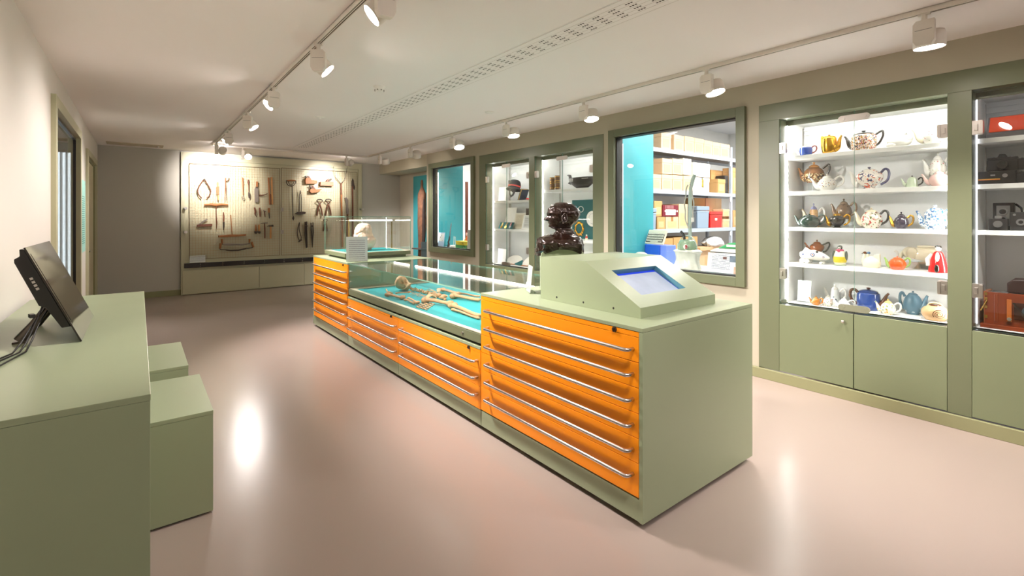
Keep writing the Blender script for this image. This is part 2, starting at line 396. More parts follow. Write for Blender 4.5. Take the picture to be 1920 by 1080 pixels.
def wall_cabinet(y0, y1, bays, shelves, label, lit, dzb=.07):
    r = thing('display_cabinet', label, 'cabinet', (XR, (y0 + y1) / 2, FLZ))
    fr = MB(); fr.box(XR - .006, XC0, y0, y1, 2.40, 2.555)
    es = [y0] + [v for b in bays for v in b] + [y1]
    for k in range(0, len(es), 2): fr.box(XR - .006, XC0, es[k], es[k+1], dzb, 2.40)
    link('frame', fr, FRAME, r, bev=.002)
    lock = None
    for bi, (a, b) in enumerate(bays):
        c = (a + b) / 2
        # lining: back, sides, top, bottom
        li = MB().box(XC1, XC1 + .02, a, b, .66, 2.42).box(XC0, XC1, a - .02, a, .66, 2.42).box(XC0, XC1, b, b + .02, .66, 2.42)
        li.box(XC0, XC1, a, b, 2.385, 2.42).box(XC0 - .1, XC1, a, b, .665, .69)
        for dz in (0, .045): li.box(XC1 - .012, XC1, a, b, 2.30 + dz, 2.315 + dz)
        link('lining', li, WHITE_IN, r)
        for yy in (a, b):
            s = 1 if yy == a else -1
            link('shelf_rail', MB().box(XC1 - .045, XC1 - .02, yy, yy + s * .004, .70, 2.37), STEEL, r)
        for z in shelves[bi]:
            link('shelf', MB().box(XC0 + .012, XC1, a + .003, b - .003, z - .035, z), WHITE_IN, r, bev=.002)
        for yy in (a, b):
            s = 1 if yy == a else -1
            link('led_strip', MB().box(XC0 + .001, XC0 + .010, yy + s * .001, yy + s * .006, .72, 2.36), lit[bi], r)  # LED strips in the lit bays; only added fill in the camera bay
        link('fascia', MB().box(XC0 - .012, XC0, a + .001, b - .001, 2.352, 2.40), FRAME, r)
        link('hidden_fill_strip', MB().box(XC0 + .003, XC0 + .013, a + .05, b - .05, 2.372, 2.384), lit[bi], r)  # unseen strip added behind the fascia to brighten the shelves
        for side, (p, q) in enumerate(((a + .004, c - .002), (c + .002, b - .004))):
            g = MB().box(XR + .008, XR + .016, p, q, .70, 2.385)
            g.m = [1 if i in (0, 1, 2, 4) else 0 for i in range(6)]
            gd = link('glass_door', g, [GLASS, GEDGE], r)
            yy = a if side == 0 else b; s = 1 if side == 0 else -1
            hinge(yy + s * .02, 2.13, -s, gd); hinge(yy + s * .02, .975, -s, gd)
        pill(c, 2.32, r); pill(c, .737, r)
        # lower doors
        for p, q in ((a + .002, c - .003), (c + .003, b - .002)):
            d = link('door', MB().box(XR - .008, XR + .014, p, q, dzb + .006, .69), FRAME2, r, bev=.002)
        k = link('knob', MB().cyl((XR - .03, c + .07, .62), (XR - .008, c + .07, .62), .007, n=10).ball((XR - .032, c + .07, .62), (.008, .014, .014)), CHROME, r)
        link('bottom_rail', MB().box(XR + .02, XC0, a, b, dzb, .69), DARK, r)
    return r
FRAME2 = mat('sage_door_lacquer', '767d5f', .38, n=.03, ns=4)
SH_D = [2.068, 1.735, 1.40, 1.065]
BAY_FILL = glow('camera_bay_fill', 'f4f4ff', 3)  # added glow to brighten the camera bay, which has no LEDs
LED_B = glow('cabinet_led_soft', 'fffdfa', 26)
cabD = wall_cabinet(CD[0], CD[1], [(-.48, .69), (.82, 1.99)], [[2.068, 1.735, 1.40], SH_D], 'olive framed glass display cabinet of teapots and cameras at right of room', [BAY_FILL, LED_C])
cabB = wall_cabinet(CB[0], CB[1], [(4.30, 5.47), (5.60, 6.76)], [[1.897, 1.168], [1.766, 1.288]], 'olive framed glass display cabinet behind the bronze head, between two windows', [LED_B, LED_B])

# ------------------------------------------------------------------ back tool wall
YP = 11.27
tw = thing('tool_display_wall', 'sage panelled display wall with wire grids of hand tools at end of room', 'display', (2.43, YP, FLZ))
link('surround', MB().box(.64, 4.21, YP + .03, YB - .002, FLZ, 2.755).box(.64, .66, YP, YB - .002, FLZ, 2.755).box(4.19, 4.21, YP, YB - .002, FLZ, 2.755).box(.66, 4.19, YP, YP + .03, 2.62, 2.755)
     .box(.66, .70, YP, YP + .03, .60, 2.62).box(4.12, 4.19, YP, YP + .03, .6, 2.62), BACKP, tw, bev=.002)
lx = [.662, 2.0, 2.9, 4.19]
for a, b in zip(lx, lx[1:]):
    link('lower_panel', MB().box(a + .002, b - .002, YP - .01, YP + .03, FLZ + .015, .45), BACKP, tw, bev=.002)
link('ledge_panel', MB().box(.662, 4.19, YP + .01, YP + .03, .45, .62), BACKP, tw)
lg = link('black_rail', MB().box(.69, 4.17, YP - .06, YP - .012, .50, .59), mat('black_stained_rail', '1a0f0b', .4), tw, bev=.002)
sc = MB()
for k in range(9):
    for z in (.525, .565): sc.cyl((.95 + k * .38, YP - .064, z), (.95 + k * .38, YP - .058, z), .007, n=8)
link('screw', sc, STEEL, tw)['kind'] = 'stuff'
WIRE = mat('wire_grid', 'b4946c', .4, .2)
YM = YP - .02
for (a, b, z0, z1) in ((.775, 2.395, .665, 2.535), (2.43, 4.085, .665, 2.55)):
    g = MB(); n = 33; h = 36
    for i in range(1, n):
        x = a + (b - a) * i / n; g.box(x - .0016, x + .0016, YM - .0016, YM + .0016, z0, z1)
    for i in range(1, h):
        z = z0 + (z1 - z0) * i / h; g.box(a, b, YM - .005, YM - .002, z - .0016, z + .0016)
    o = link('wire_grid', g, WIRE, tw); o['kind'] = 'stuff'
    link('grid_rim', MB().tube([(a, YM, z0), (a, YM, z1), (b, YM, z1), (b, YM, z0)], .006, 8, closed=True), mat('grid_rim', '6b5138', .4, .5), tw)
YG = YP - .115
for (x, z) in ((.70, 1.66), (.70, 1.2), (4.17, 1.67), (4.17, 1.2)):
    link('door_catch', MB().box(x - .02, x + .02, YG - .01, YP, z - .02, z + .02).cyl((x + .01, YG - .02, z), (x + .01, YG - .01, z), .025, n=16), CHROME, tw, bev=.002)
for z in (1.65, 1.17):
    link('clip', MB().box(2.40, 2.455, YG + .02, YG + .03, z - .04, z + .04), mat('grey_clip', 'a89c92', .4), tw)

# ------------------------------------------------------------------ island of drawer cabinets
IX0, IX1 = 1.93, 3.03
def drawer_cabinet(y0, y1, zt, drawers, label, near_panel=False, far_panel=False):
    r = thing('drawer_cabinet', label, 'cabinet', ((IX0 + IX1) / 2, (y0 + y1) / 2, FLZ), group='drawer cabinets of the island')
    g = .003
    a = y0 + (.024 if near_panel else g); b = y1 - (.024 if far_panel else g)
    link('carcass', MB().box(IX0 + .022, IX1, a, b, .005, zt - .022), GREEN, r)
    link('plinth', MB().box(IX0 + .003, IX0 + .022, a, b, .003, .112), GREEN, r, bev=.001)
    link('top_panel', MB().box(IX0 - .002, IX1 + .002, y0 if near_panel else a, y1 if far_panel else b, zt - .02, zt), GREEN, r, bev=.0015)
    if near_panel: link('end_panel', MB().box(IX0 - .001, IX1 + .002, y0, y0 + .022, .003, zt - .0215), GREEN, r, bev=.0015)
    if far_panel: link('end_panel', MB().box(IX0 - .001, IX1 + .002, y1 - .022, y1, .003, zt - .0215), GREEN, r, bev=.0015)
    link('foot', MB().box(IX0 + .08, IX1 - .06, a + .05, b - .05, FLZ, .004), DARK, r)
    top = drawers[0]
    st = link('lock_strip', MB().box(IX0 - .0, IX0 + .02, a, b, top + .0015, zt - .0225), ORANGE, r)
    ly = a + .15; lz = (top + zt - .02) / 2
    link('lock', MB().cyl((IX0 - .008, ly, lz), (IX0, ly, lz), .0135, n=16).box(IX0 - .016, IX0 - .006, ly - .002, ly + .002, lz - .007, lz + .007), mat('lock_dark', '5a4a40', .3, .7) if 'lock_dark' not in bpy.data.materials else bpy.data.materials['lock_dark'], st)
    for t, bt in zip(drawers, drawers[1:]):
        d = link('drawer', MB().box(IX0 - .0, IX0 + .02, a + .001, b - .001, bt + .0015, t - .0015), ORANGE, r, bev=.0012)
        hz = t - .062; ya, yb = a + .035, b - .095; rr = .022; xo = IX0 - .045
        pts = [(IX0, ya, hz)]
        for k in range(7): th = math.pi / 2 * k / 6; pts.append((xo + rr - rr * math.sin(th), ya + rr - rr * math.cos(th), hz))
        for k in range(7): th = math.pi / 2 * k / 6; pts.append((xo + rr - rr * math.cos(th), yb - rr + rr * math.sin(th), hz))
        pts.append((IX0, yb, hz))
        link('handle', MB().tube(pts, .0102, 12), STEEL, d)
    return r
D6 = [.907, .783, .658, .533, .411, .289, .120]
D3 = [.523, .403, .281, .115]
drawer_cabinet(1.45, 2.85, .955, D6, 'tall cabinet of six orange drawers at near end of island, under the screen kiosk', near_panel=True)
drawer_cabinet(2.85, 4.235, .565, D3, 'low cabinet of three orange drawers under the skeleton case, nearer one of two')
drawer_cabinet(4.235, 5.62, .565, D3, 'low cabinet of three orange drawers under the skeleton case, farther one of two')
drawer_cabinet(5.62, 7.03, .955, D6, 'tall cabinet of six orange drawers at far end of island, under the small glass case', far_panel=True)

# ------------------------------------------------------------------ bench and stools on the left
def slab_box(name, label, cat, x0, x1, y0, y1, zt, m, group=None):
    r = thing(name, label, cat, ((x0 + x1) / 2, (y0 + y1) / 2, FLZ), group=group)
    link('top_panel', MB().box(x0, x1, y0, y1, zt - .02, zt), m, r, bev=.0015)
    link('body', MB().box(x0 + .001, x1 - .001, y0 + .001, y1 - .001, FLZ + .012, zt - .0205), m, r, bev=.001)
    link('base', MB().box(x0 + .02, x1 - .02, y0 + .02, y1 - .02, FLZ, FLZ + .013), DARK, r)
    return r
slab_box('counter', 'long sage green counter against the left wall, tablet computer on it', 'counter', XL + .026, .028, 1.845, 4.417, .955, GREEN)
slab_box('stool', 'sage green box stool beside the counter, nearer and larger looking of two', 'stool', .034, .303, 2.905, 3.63, .50, GREEN, 'box stools by the counter')
slab_box('stool', 'sage green box stool beside the counter, farther of two', 'stool', .034, .262, 3.885, 4.65, .50, GREEN, 'box stools by the counter')
# ------------------------------------------------------------------ lighting tracks and spotlights
def track(name, p, q, label):
    d = Vector(q) - Vector(p); L_ = d.length; ang = math.atan2(d.y, d.x)
    r = thing(name, label, 'light track', p, ang)
    m = MB().box(0, L_, -.017, -.011, -.032, 0).box(0, L_, .011, .017, -.032, 0).box(0, L_, -.003, .003, -.030, 0).box(0, L_, -.017, .017, -.004, 0)
    link('rail', m, LAMPW, r, False)
    link('groove', MB().box(0, L_, -.011, -.003, -.030, -.024).box(0, L_, .003, .011, -.030, -.024), mat('track_groove', '5b4a3c', .5, .4), r, False)
    return r
TZ = CLZ
TX1, TX3, TY2 = 1.03, 3.83, 9.98
track('lighting_track', (TX1, -2.0, TZ), (TX1, 9.9, TZ), 'white ceiling lighting track running above the left half of the island aisle')
track('lighting_track', (TX1, TY2, TZ), (TX3, TY2, TZ), 'short white ceiling lighting track across the far end before the tools')
track('lighting_track', (TX3, -2.0, TZ), (TX3, 9.9, TZ), 'white ceiling lighting track along the glass cabinets on the right')
def spotlight(x, y, aim, label, size=.075, gap=.028, on=True, box_side=-1, energy=None, ang=95, ay=0):
    """aim: world direction the head points to; ay turns the gear box"""
    base = (x, y, TZ - .03)
    r = thing('track_spotlight', label, 'spotlight', base, ay, group='track spotlights')
    inv = Matrix.Rotation(-ay, 4, 'Z')
    link('adapter', MB().box(-.03, .03, -.012, .012, -.012, .012).cyl((0, 0, -.05), (0, 0, -.008), .016, n=12), LAMPW, r, False)
    link('gear_box', MB().prism([(-.035, -.20), (.035, -.20), (.052, -.17), (.052, -.065), (.036, -.045), (-.052, -.045), (-.052, -.17)], 'y', -.022, .022).box(-.042, .042, -.0226, .0226, -.107, -.104, 1), [LAMPW, DARK], r, False, bev=.002)
    d = (inv @ Vector(aim)).normalized()
    side = Vector((0, box_side, 0)); c = Vector((0, 0, -.135)) + side * (gap + size)
    rot = d.to_track_quat('Z', 'Y').to_matrix().to_4x4(); T = Matrix.Translation(c) @ rot
    R = size
    link('head', MB().lathe([(R * .55, -.055), (R * .92, -.05), (R * .98, -.035), (R, .05), (R * .96, .05), (R * .9, .035)], 28, 0, T).cyl(Vector((0, 0, -.135)) + side * .02, Vector((0, 0, -.135)) + side * (gap + .02), .014, n=12), LAMPW, r, False)
    link('lens', MB().lathe([(.0001, .036), (R * .9, .036)], 28, 0, T), LENS if on else DARK, r, False)
    link('lens_ring', MB().lathe([(R * .9, .036), (R * .97, .0505), (R * .995, .0515), (R * 1.0, .049)], 28, 0, T, caps=False), mat('lens_ring', '4a4038', .3, .5), r, False)
    if on:
        ld = bpy.data.lights.new('spot_lamp', 'SPOT'); ld.energy = energy or SPOT_W; ld.spot_size = math.radians(ang); ld.spot_blend = .85
        ld.shadow_soft_size = .12; ld.color = WARM
        lo = bpy.data.objects.new('spot_lamp', ld); COL.objects.link(lo); lo.parent = r
        lo.location = c + d * .065; lo.rotation_euler = (-d).to_track_quat('Z', 'Y').to_euler()
    return r
L1 = [(2.42, (-.85, .25, -.75), 'track spotlight at top edge of picture on the left track, aimed at left wall', 1, 0),
      (3.62, (.65, -.3, -.7), 'left track spotlight nearest the camera whose whole gear box shows, aimed right', 1, 0),
      (5.09, (-.8, -.15, -.7), 'second whole spotlight along the left track, aimed at left wall', -1, 0),
      (6.50, (.5, -.3, -.8), 'third whole spotlight along the left track, aimed down to the right', 1, 0),
      (8.05, (-.8, -.1, -.7), 'fourth whole spotlight along the left track, aimed at left wall', -1, 0),
      (9.45, (.06, .93, -.22), 'last spotlight of the left track, its round back turned to the camera', 1, 0)]
for y, aim, lb, sd, _ in L1:
    spotlight(TX1, y, aim, lb, .063, box_side=-1 if y > 9 else 1, ay=math.pi / 2 if y > 9 else (-.6 if aim[0] > .3 else 0), energy=SPOT_W * (.3 if aim[0] < -.5 else (.8 if y > 9 else 1.1)), ang=60 if y > 9 else 95)
spotlight(1.50, TY2, (-.1, -.75, -.55), 'glaring spotlight of the far cross track, shining toward the camera', .06, ay=math.pi / 2, box_side=-1, energy=60, ang=80)
spotlight(3.40, TY2, (-.12, .93, -.32), 'spotlight at right end of the far cross track, aimed at the tools', .06, ay=math.pi / 2, box_side=-1, energy=130, ang=60)
L3 = [(9.27, (.3, .3, -.8), 'farthest spotlight of the right track, before the alcove'),
      (7.90, (.25, .45, -.75), 'right track spotlight second from the far end'),
      (6.44, (-.1, -.35, -.85), 'right track spotlight above the small window'),
      (5.06, (-.05, -.2, -.9), 'right track spotlight above the first cabinet'),
      (3.66, (-.1, -.2, -.9), 'right track spotlight just left of the large window'),
      (2.22, (.0, -.25, -.9), 'right track spotlight above the gap beside the teapot cabinet'),
      (.78, (.05, .0, -1), 'large looking spotlight above the teapot cabinet'),
      (.05, (.05, .3, -1), 'spotlight cut off by the top right edge of the picture')]
for y, aim, lb in L3:
    spotlight(TX3, y, aim, lb, .082, .04, box_side=-1, ay=math.pi / 2, energy=SPOT_W * (.4 if y > 8.5 else .31))

for x, y, aim, lb, ee in ((TX1, .9, (.5, .5, -.75), 'left track spotlight above the camera position', .22), (TX1, -.7, (-.2, .8, -.6), 'left track spotlight behind the camera position', .12), (TX3, -1.2, (-.55, .7, -.5), 'right track spotlight behind the camera position', .3)):
    spotlight(x, y, aim, lb, .075, box_side=-1, ay=math.pi / 2, energy=SPOT_W * ee)
# ceiling fittings
vb = thing('ceiling_vent', 'long slotted air diffuser strip set in the ceiling from camera toward the tools', 'vent', (2.39, 5.4, CLZ))
link('plate', MB().box(2.25, 2.53, -1.5, 9.5, CLZ - .004, CLZ - .0005), CEIL, vb)
sl = MB(); y = 9.4
while y > -.5:
    for r_ in range(4):
        x = 2.325 + r_ * .042
        for k in range(3): sl.box(x - .006, x + .006, y - k * .020 - .014, y - k * .020, CLZ - .0045, CLZ - .003)
    y -= .132
o = link('slot', sl, mat('slot_dark', '4b4038', .8), vb); o['kind'] = 'stuff'
for x in (2.255, 2.304, 2.346, 2.388, 2.430, 2.472, 2.52):
    link('seam', MB().box(x - .0006, x + .0006, -1.5, 9.5, CLZ - .0045, CLZ - .003), mat('seam', 'a8998a', .8), vb)
DGREY = mat('slot_grey', '9a948c', .6)
def detector(x, y, label, s=1):
    r = thing('smoke_detector', label, 'detector', (x, y, CLZ))
    link('base', MB().lathe([(.055 * s, CLZ - .012), (.058 * s, CLZ)], 28, 0, Matrix.Translation((x, y, 0))), WHITE_P, r)
    link('body', MB().lathe([(.0001, CLZ - .058), (.02 * s, CLZ - .058), (.032 * s, CLZ - .05), (.046 * s, CLZ - .04), (.05 * s, CLZ - .026), (.05 * s, CLZ - .012)], 28, 0, Matrix.Translation((x, y, 0))), WHITE_P, r)
    for k in range(8):
        t = k * math.pi / 4
        link('vent_slot', MB().box(-.006, .006, .042 * s, .049 * s, CLZ - .046, CLZ - .034, 0, MT((x, y, 0), t)), DGREY, r)
detector(1.875, 4.55, 'round white smoke detector on the ceiling nearest the camera')
for i, (x, y, lb) in enumerate([(1.84, 6.4, 'small flat round ceiling disc beyond the smoke detector'), (3.4, 4.83, 'small flat ceiling disc near the right track')]):
    r = thing('ceiling_disc', lb, 'ceiling fitting', (x, y, CLZ))
    link('plate', MB().lathe([(.0001, CLZ - .012), (.05, CLZ - .012), (.06, CLZ)], 24, 0, Matrix.Translation((x, y, 0))), WHITE_P, r)
    if i == 0: link('nozzle', MB().lathe([(.012, CLZ - .03), (.02, CLZ - .012)], 16, 0, Matrix.Translation((x, y, 0))), WHITE_P, r)
cv = thing('ceiling_hatch', 'flat pale ceiling access plate with round button near back left corner', 'hatch', (.0, 10.9, CLZ))
link('plate', MB().box(-.45, .35, 10.70, 11.05, CLZ - .01, CLZ), mat('hatch_paint', 'cbbda6', .7), cv, bev=.002)
link('button', MB().lathe([(.0001, CLZ - .03), (.015, CLZ - .03), (.02, CLZ - .01)], 16, 0, Matrix.Translation((.27, 10.86, 0))), CHROME, cv)
# ------------------------------------------------------------------ screen kiosk on the island
KX0, KX1, KY0, KYK, KY1, KZ, KL, KT = 2.11, 2.86, 1.60, 2.00, 2.405, .9555, 1.012, 1.232
kk = thing('screen_kiosk', 'sage green sloped kiosk with recessed touch screen on near end of island', 'kiosk', ((KX0 + KX1) / 2, (KY0 + KY1) / 2, KZ))
sl_len = math.hypot(KYK - KY0, KT - KL); sa = math.atan2(KT - KL, KYK - KY0); RD = .035
nrm = Vector((0, -math.sin(sa), math.cos(sa))); vdir = Vector((0, math.cos(sa), math.sin(sa)))
o0 = Vector((KX0, KY0, KL))
def onslope(u, v):
    d = Vector(ray(u, v)); p0 = Vector((0, 0, EYE)); t = (o0 - p0).dot(nrm) / d.dot(nrm); q = p0 + d * t - o0
    return q.x, q.dot(vdir)
q = [onslope(*p) for p in ((1146.2, 506.9), (1229.2, 498), (1285.3, 539.4), (1204, 553.8))]
su0 = (q[0][0] + q[3][0]) / 2; su1 = (q[1][0] + q[2][0]) / 2; sv0 = (q[2][1] + q[3][1]) / 2; sv1 = (q[0][1] + q[1][1]) / 2
W_ = KX1 - KX0
off = Vector((0, math.sin(sa), -math.cos(sa))) * RD
lo_y, lo_z = KY0 + .0001, KL
RS_, RC_ = RD * math.sin(sa), RD * math.cos(sa)
m = MB().prism([(KY0, KZ), (KY1, KZ), (KY1, KT), (KYK, KT), (KYK + RS_, KT - RC_), (KY0 + RS_, KL - RC_), (KY0, KL)], 'x', KX0, KX1)
T = Matrix(((1, 0, 0, o0.x), (0, vdir.y, nrm.y, o0.y), (0, vdir.z, nrm.z, o0.z), (0, 0, 0, 1)))
m.box(0, su0, 0, sl_len, -RD, 0, 0, T).box(su1, W_, 0, sl_len, -RD, 0, 0, T).box(su0, su1, 0, sv0, -RD, 0, 0, T).box(su0, su1, sv1, sl_len, -RD, 0, 0, T)
link('housing', m, GREEN, kk)
SCR = mat('kiosk_screen', '8f98a8', .12, n=.25, ns=9, emit=.35, ecol='a9b0c0')
sp = link('screen', MB().box(su0 + .022, su1 - .012, sv0 + .002, sv1 - .022, -RD + .002, -RD + .004, 0, T), SCR, kk)
link('screen_glow_band', MB().box(su0, su1, sv0, sv1, -RD + .0005, -RD + .0015, 0, T), mat('kiosk_blue_glow', '1a2f9a', .15, emit=.5, ecol='2038c0'), kk)  # emissive blue band paints the screen's glow around its edge
link('recess_glow_tint', MB().box(su0, su0 + .001, sv0, sv1, -RD, -.001, 0, T).box(su1 - .001, su1, sv0, sv1, -RD, -.001, 0, T).box(su0, su1, sv1 - .001, sv1, -RD, -.001, 0, T), mat('recess_teal_glow', '4f7f8c', .3), kk)  # thin lining colours the recess walls with the screen's reflected light
for y in (2.25, 2.017, 1.785):
    link('screw_hole', MB().cyl((KX0 - .0008, y, .984), (KX0 + .002, y, .984), .0065, n=14), BLACK, kk)

# ------------------------------------------------------------------ bronze head on its green mount
def lerp_tab(tab, z):
    for a, b in zip(tab, tab[1:]):
        if a[0] >= z >= b[0]:
            t = (a[0] - z) / max(1e-9, a[0] - b[0]); t = t * t * (3 - 2 * t) * .5 + t * .5
            return [a[i] + (b[i] - a[i]) * t for i in range(1, len(a))]
    return list(tab[-1][1:])
BT = [(.385,.0,.0,.0),(.3835,.018,.03,.02),(.378,.04,.056,.04),(.368,.06,.08,.056),(.352,.080,.103,.070),(.33,.097,.121,.081),(.305,.106,.133,.087),(.285,.104,.134,.088),(.268,.094,.131,.085),
      (.25,.094,.125,.081),(.23,.096,.113,.077),(.212,.098,.098,.071),(.198,.090,.086,.066),(.182,.094,.076,.058),(.168,.078,.07,.050),(.155,.05,.09,.058),(.14,.045,.094,.06),
      (.125,.055,.10,.066),(.11,.10,.115,.10),(.095,.15,.135,.14),(.075,.185,.155,.165),(.045,.20,.168,.178),(.02,.19,.17,.172),(.0,.165,.155,.15)]
bust_rz = math.atan2(SN + 0, -CS)
bx = RY(1053, 440, 2.63); BB = Vector((bx.x, 2.63, 1.232))
m = MB(); NT, NZ = 96, 120; vs = []
for i in range(NZ + 1):
    z = .385 * (1 - i / NZ); f, b, wd = lerp_tab(BT, z)
    for j in range(NT):
        t = 2 * math.pi * j / NT; c, s = math.cos(t), math.sin(t); ax = f if c > 0 else b
        e = 2.15 if z > .15 else 2.0
        r = 1 / ((abs(c) / max(ax, 1e-5)) ** e + (abs(s) / max(wd, 1e-5)) ** e) ** (1 / e)
        td = t if t <= math.pi else t - 2 * math.pi
        G = lambda x, sg: math.exp(-(x / sg) ** 2)
        if z > .15:
            nose = .034 * G(z - .238, .012) + .024 * G(z - .255, .014) + .01 * G(z - .275, .012)
            if z < .226: nose *= max(0, (z - .214) / .012)
            r += nose * G(td, .16)
            r += .007 * (G(z - .292, .008)) * G(td, .75)
            r -= .014 * G(z - .272, .011) * (G(td - .42, .2) + G(td + .42, .2))
            r += .004 * G(z - .270, .006) * (G(td - .42, .12) + G(td + .42, .12))
            r += .008 * (G(z - .213, .0045) + .8 * G(z - .203, .004)) * G(td, .3) - .006 * G(z - .208, .002) * G(td, .3)
            r += .006 * G(z - .187, .009) * G(td, .35)
            r += .006 * G(z - .245, .015) * (G(td - .8, .25) + G(td + .8, .25))
            sm = lambda v: max(0, min(1, v)) ** 2 * (3 - 2 * max(0, min(1, v)))
            hair = max(sm((z - .305) / .03), sm((abs(td) - 1.0) / .25) * sm((z - .19) / .03))
            r += hair * (.005 + .0016 * math.sin(td * 24 + 40 * z + 6 * noise.noise(Vector((c * 3, s * 3, z * 14)))) + .004 * noise.noise(Vector((c * 6, s * 6, z * 40))))
            r += .0012 * noise.noise(Vector((c * 9, s * 9, z * 80)))
        else:
            k = min(1, (.15 - z) / .05)
            fo = noise.noise(Vector((c * 2.2 + 5, s * 2.2, z * 14))) * .028 + math.sin(td * 13 + z * 60 + 3 * noise.noise(Vector((c * 2, s * 2, z * 8)))) * .0055
            r += k * fo
            if z < .05: r += .02 * noise.noise(Vector((c * 4, s * 4, 7))) - .0
        dz = 0
        if z < .06: dz = -.065 * (1 - z / .06) * (abs(c) ** 2.2)
        vs.append((r * c, r * s, (z + dz) * .9))
fs = [(i*NT+j, (i+1)*NT+j, (i+1)*NT+(j+1)%NT, i*NT+(j+1)%NT) for i in range(NZ) for j in range(NT)]
m.add(vs, fs, 0, True); m.add(vs[-NT:], [tuple(range(NT))[::-1]], 0)
BRONZE = mat('dark_bronze', '27160f', .24, .5, n=.35, ns=9, bump=.25, bs=60, coat=.35)
bu = thing('bronze_bust', 'glossy dark bronze bust of a head facing left behind the kiosk', 'sculpture', BB, bust_rz)
link('head_and_shoulders', m, BRONZE, bu, False)
for sgn in (-1, 1):
    e = MB(); Te = MT((-.012, sgn * .088, .222), 0, rx=sgn * .15, ry=-.12)
    pts = [Vector((.019 * math.cos(t), sgn * .006, .033 * math.sin(t) * (1 + .12 * math.sin(t)))) for t in [2 * math.pi * k / 20 for k in range(20)]]
    e.tube(pts, .0062, 8, 0, Te, closed=True)
    pts = [Vector((.010 * math.cos(t) - .001, sgn * .005, .019 * math.sin(t) + .004)) for t in [math.pi * (.1 + 1.3 * k / 10) for k in range(11)]]
    e.tube(pts, .004, 8, 0, Te).ball((-.002, -sgn * .002, 0), (.017, .006, .028), 12, 0, Te).ball((.004, sgn * .004, -.034), (.008, .006, .009), 10, 0, Te)
    link('ear', e, BRONZE, bu, False)
pm = thing('bust_mount', 'sage green arched mount under the bronze bust', 'plinth', (BB.x, BB.y, .9555), bust_rz)
arch = [(-.165, 0), (.158, 0), (.16, .255)] + [(.16 * math.cos(math.pi * k / 16), .262 + .055 * math.sin(math.pi * k / 16)) for k in range(1, 16)] + [(-.165, .255)]
link('block', MB().prism(arch, 'y', -.085, .085), GREEN, pm, False, bev=.003)
link('base_plate', MB().box(-.168, .161, -.088, .088, 0, .008), GREEN, pm, False, bev=.001)
bu.location.z = .9555 + .306

# clear acrylic holders with caption cards
ACR = glass('acrylic', (.96, .98, .98), 1.3)
PRINT = print_mat('caption_print', rows=12)
def caption(name, label, base, ang, wd, ht, tilt=.12, m=None, group=None, foot=True):
    """card standing in a holder: ang = heading its face looks to"""
    r = thing(name, label, 'label', base, ang, group)
    T = MT((0, 0, .002), 0, 0, -tilt)
    link('card', MB().box(-.001, .001, -wd / 2, wd / 2, .004, ht, 0, T), m or PRINT, r, False)
    if foot: link('holder', MB().box(.0015, .004, -wd / 2 - .004, wd / 2 + .004, .001, ht + .004, 0, T).box(-.05, .004, -wd / 2, wd / 2, 0, .003), ACR, r, False)
    return r
TOWARD = math.atan2(-1, 0)
p = RY(669.5, 500, 5.70)
caption('caption_stand', 'white printed card in clear stand on far end of island before the small case', (p.x, 5.70, .9555), math.radians(-106), .245, .30, .1)
p = RZ(986, 553, .9555)
caption('caption_stand', 'clear acrylic label stand seen edge-on beside the screen kiosk', (RY(990, 550, 2.66).x, 2.66, .9555), math.radians(150), .17, .19, .1, m=WHITE_P)

# ------------------------------------------------------------------ big glass case with the skeleton
CX0, CX1, CY0, CY1 = 1.935, 2.985, 2.858, 5.612
dc = thing('glass_case', 'long low glass display case on the island holding a skeleton on teal cloth', 'display case', ((CX0 + CX1) / 2, (CY0 + CY1) / 2, .5655))
link('underframe', MB().box(CX0 + .03, CX1 - .03, CY0 + .01, CY1 - .01, .5655, .587), DARK, dc)
link('base_frame', ring(MB(), 'x', .587, .652, 0, 0, 0, 0, 0) if False else MB().box(CX0, CX0 + .03, CY0, CY1, .586, .652).box(CX1 - .03, CX1, CY0, CY1, .586, .652).box(CX0 + .03, CX1 - .03, CY0, CY0 + .03, .586, .652).box(CX0 + .03, CX1 - .03, CY1 - .03, CY1, .586, .652).box(CX0 + .03, CX1 - .03, CY0 + .03, CY1 - .03, .586, .60), FRAME, dc, bev=.002)
link('rim', MB().box(CX0 + .012, CX0 + .05, CY0 + .012, CY1 - .012, .6525, .660).box(CX1 - .05, CX1 - .012, CY0 + .012, CY1 - .012, .6525, .660).box(CX0 + .05, CX1 - .05, CY0 + .012, CY0 + .05, .6525, .66).box(CX0 + .05, CX1 - .05, CY1 - .10, CY1 - .012, .6525, .66), mat('rim_cream', 'd9d2b8', .4), dc, bev=.001)
link('cloth_board', MB().box(CX0 + .052, CX1 - .052, CY0 + .052, CY1 - .102, .645, .655), TEALF, dc)
def pane(nm, a, parent, thin):
    g = MB().box(*a)
    big = {'x': (3, 5), 'y': (2, 4), 'z': (0, 1)}[thin]
    g.m = [0 if i in big else 1 for i in range(6)]
    return link(nm, g, [GLASS, GEDGE], parent)
pane('front_glass', (CX0 + .003, CX0 + .009, CY0, CY1, .652, .944), dc, 'x')
pane('rear_glass', (CX1 - .009, CX1 - .003, CY0, CY1, .652, .944), dc, 'x')
pane('end_glass', (CX0 + .01, CX1 - .01, CY1 - .008, CY1 - .002, .652, .944), dc, 'y')
pane('top_glass', (CX0, CX1, CY0, CY1, .9445, .9525), dc, 'z')
lb = link('light_bar', MB().box(2.50, 2.512, 2.90, 5.02, .925, .9435).box(2.50, 2.512, 5.16, 5.60, .925, .9435), mat('led_profile', 'c9c2b6', .3, .6), dc)
link('led_strip', MB().box(2.4925, 2.4995, 2.90, 5.02, .922, .942), LED_W, lb); link('led_strip', MB().box(2.4925, 2.4995, 5.18, 5.60, .922, .942), LED_W, lb)
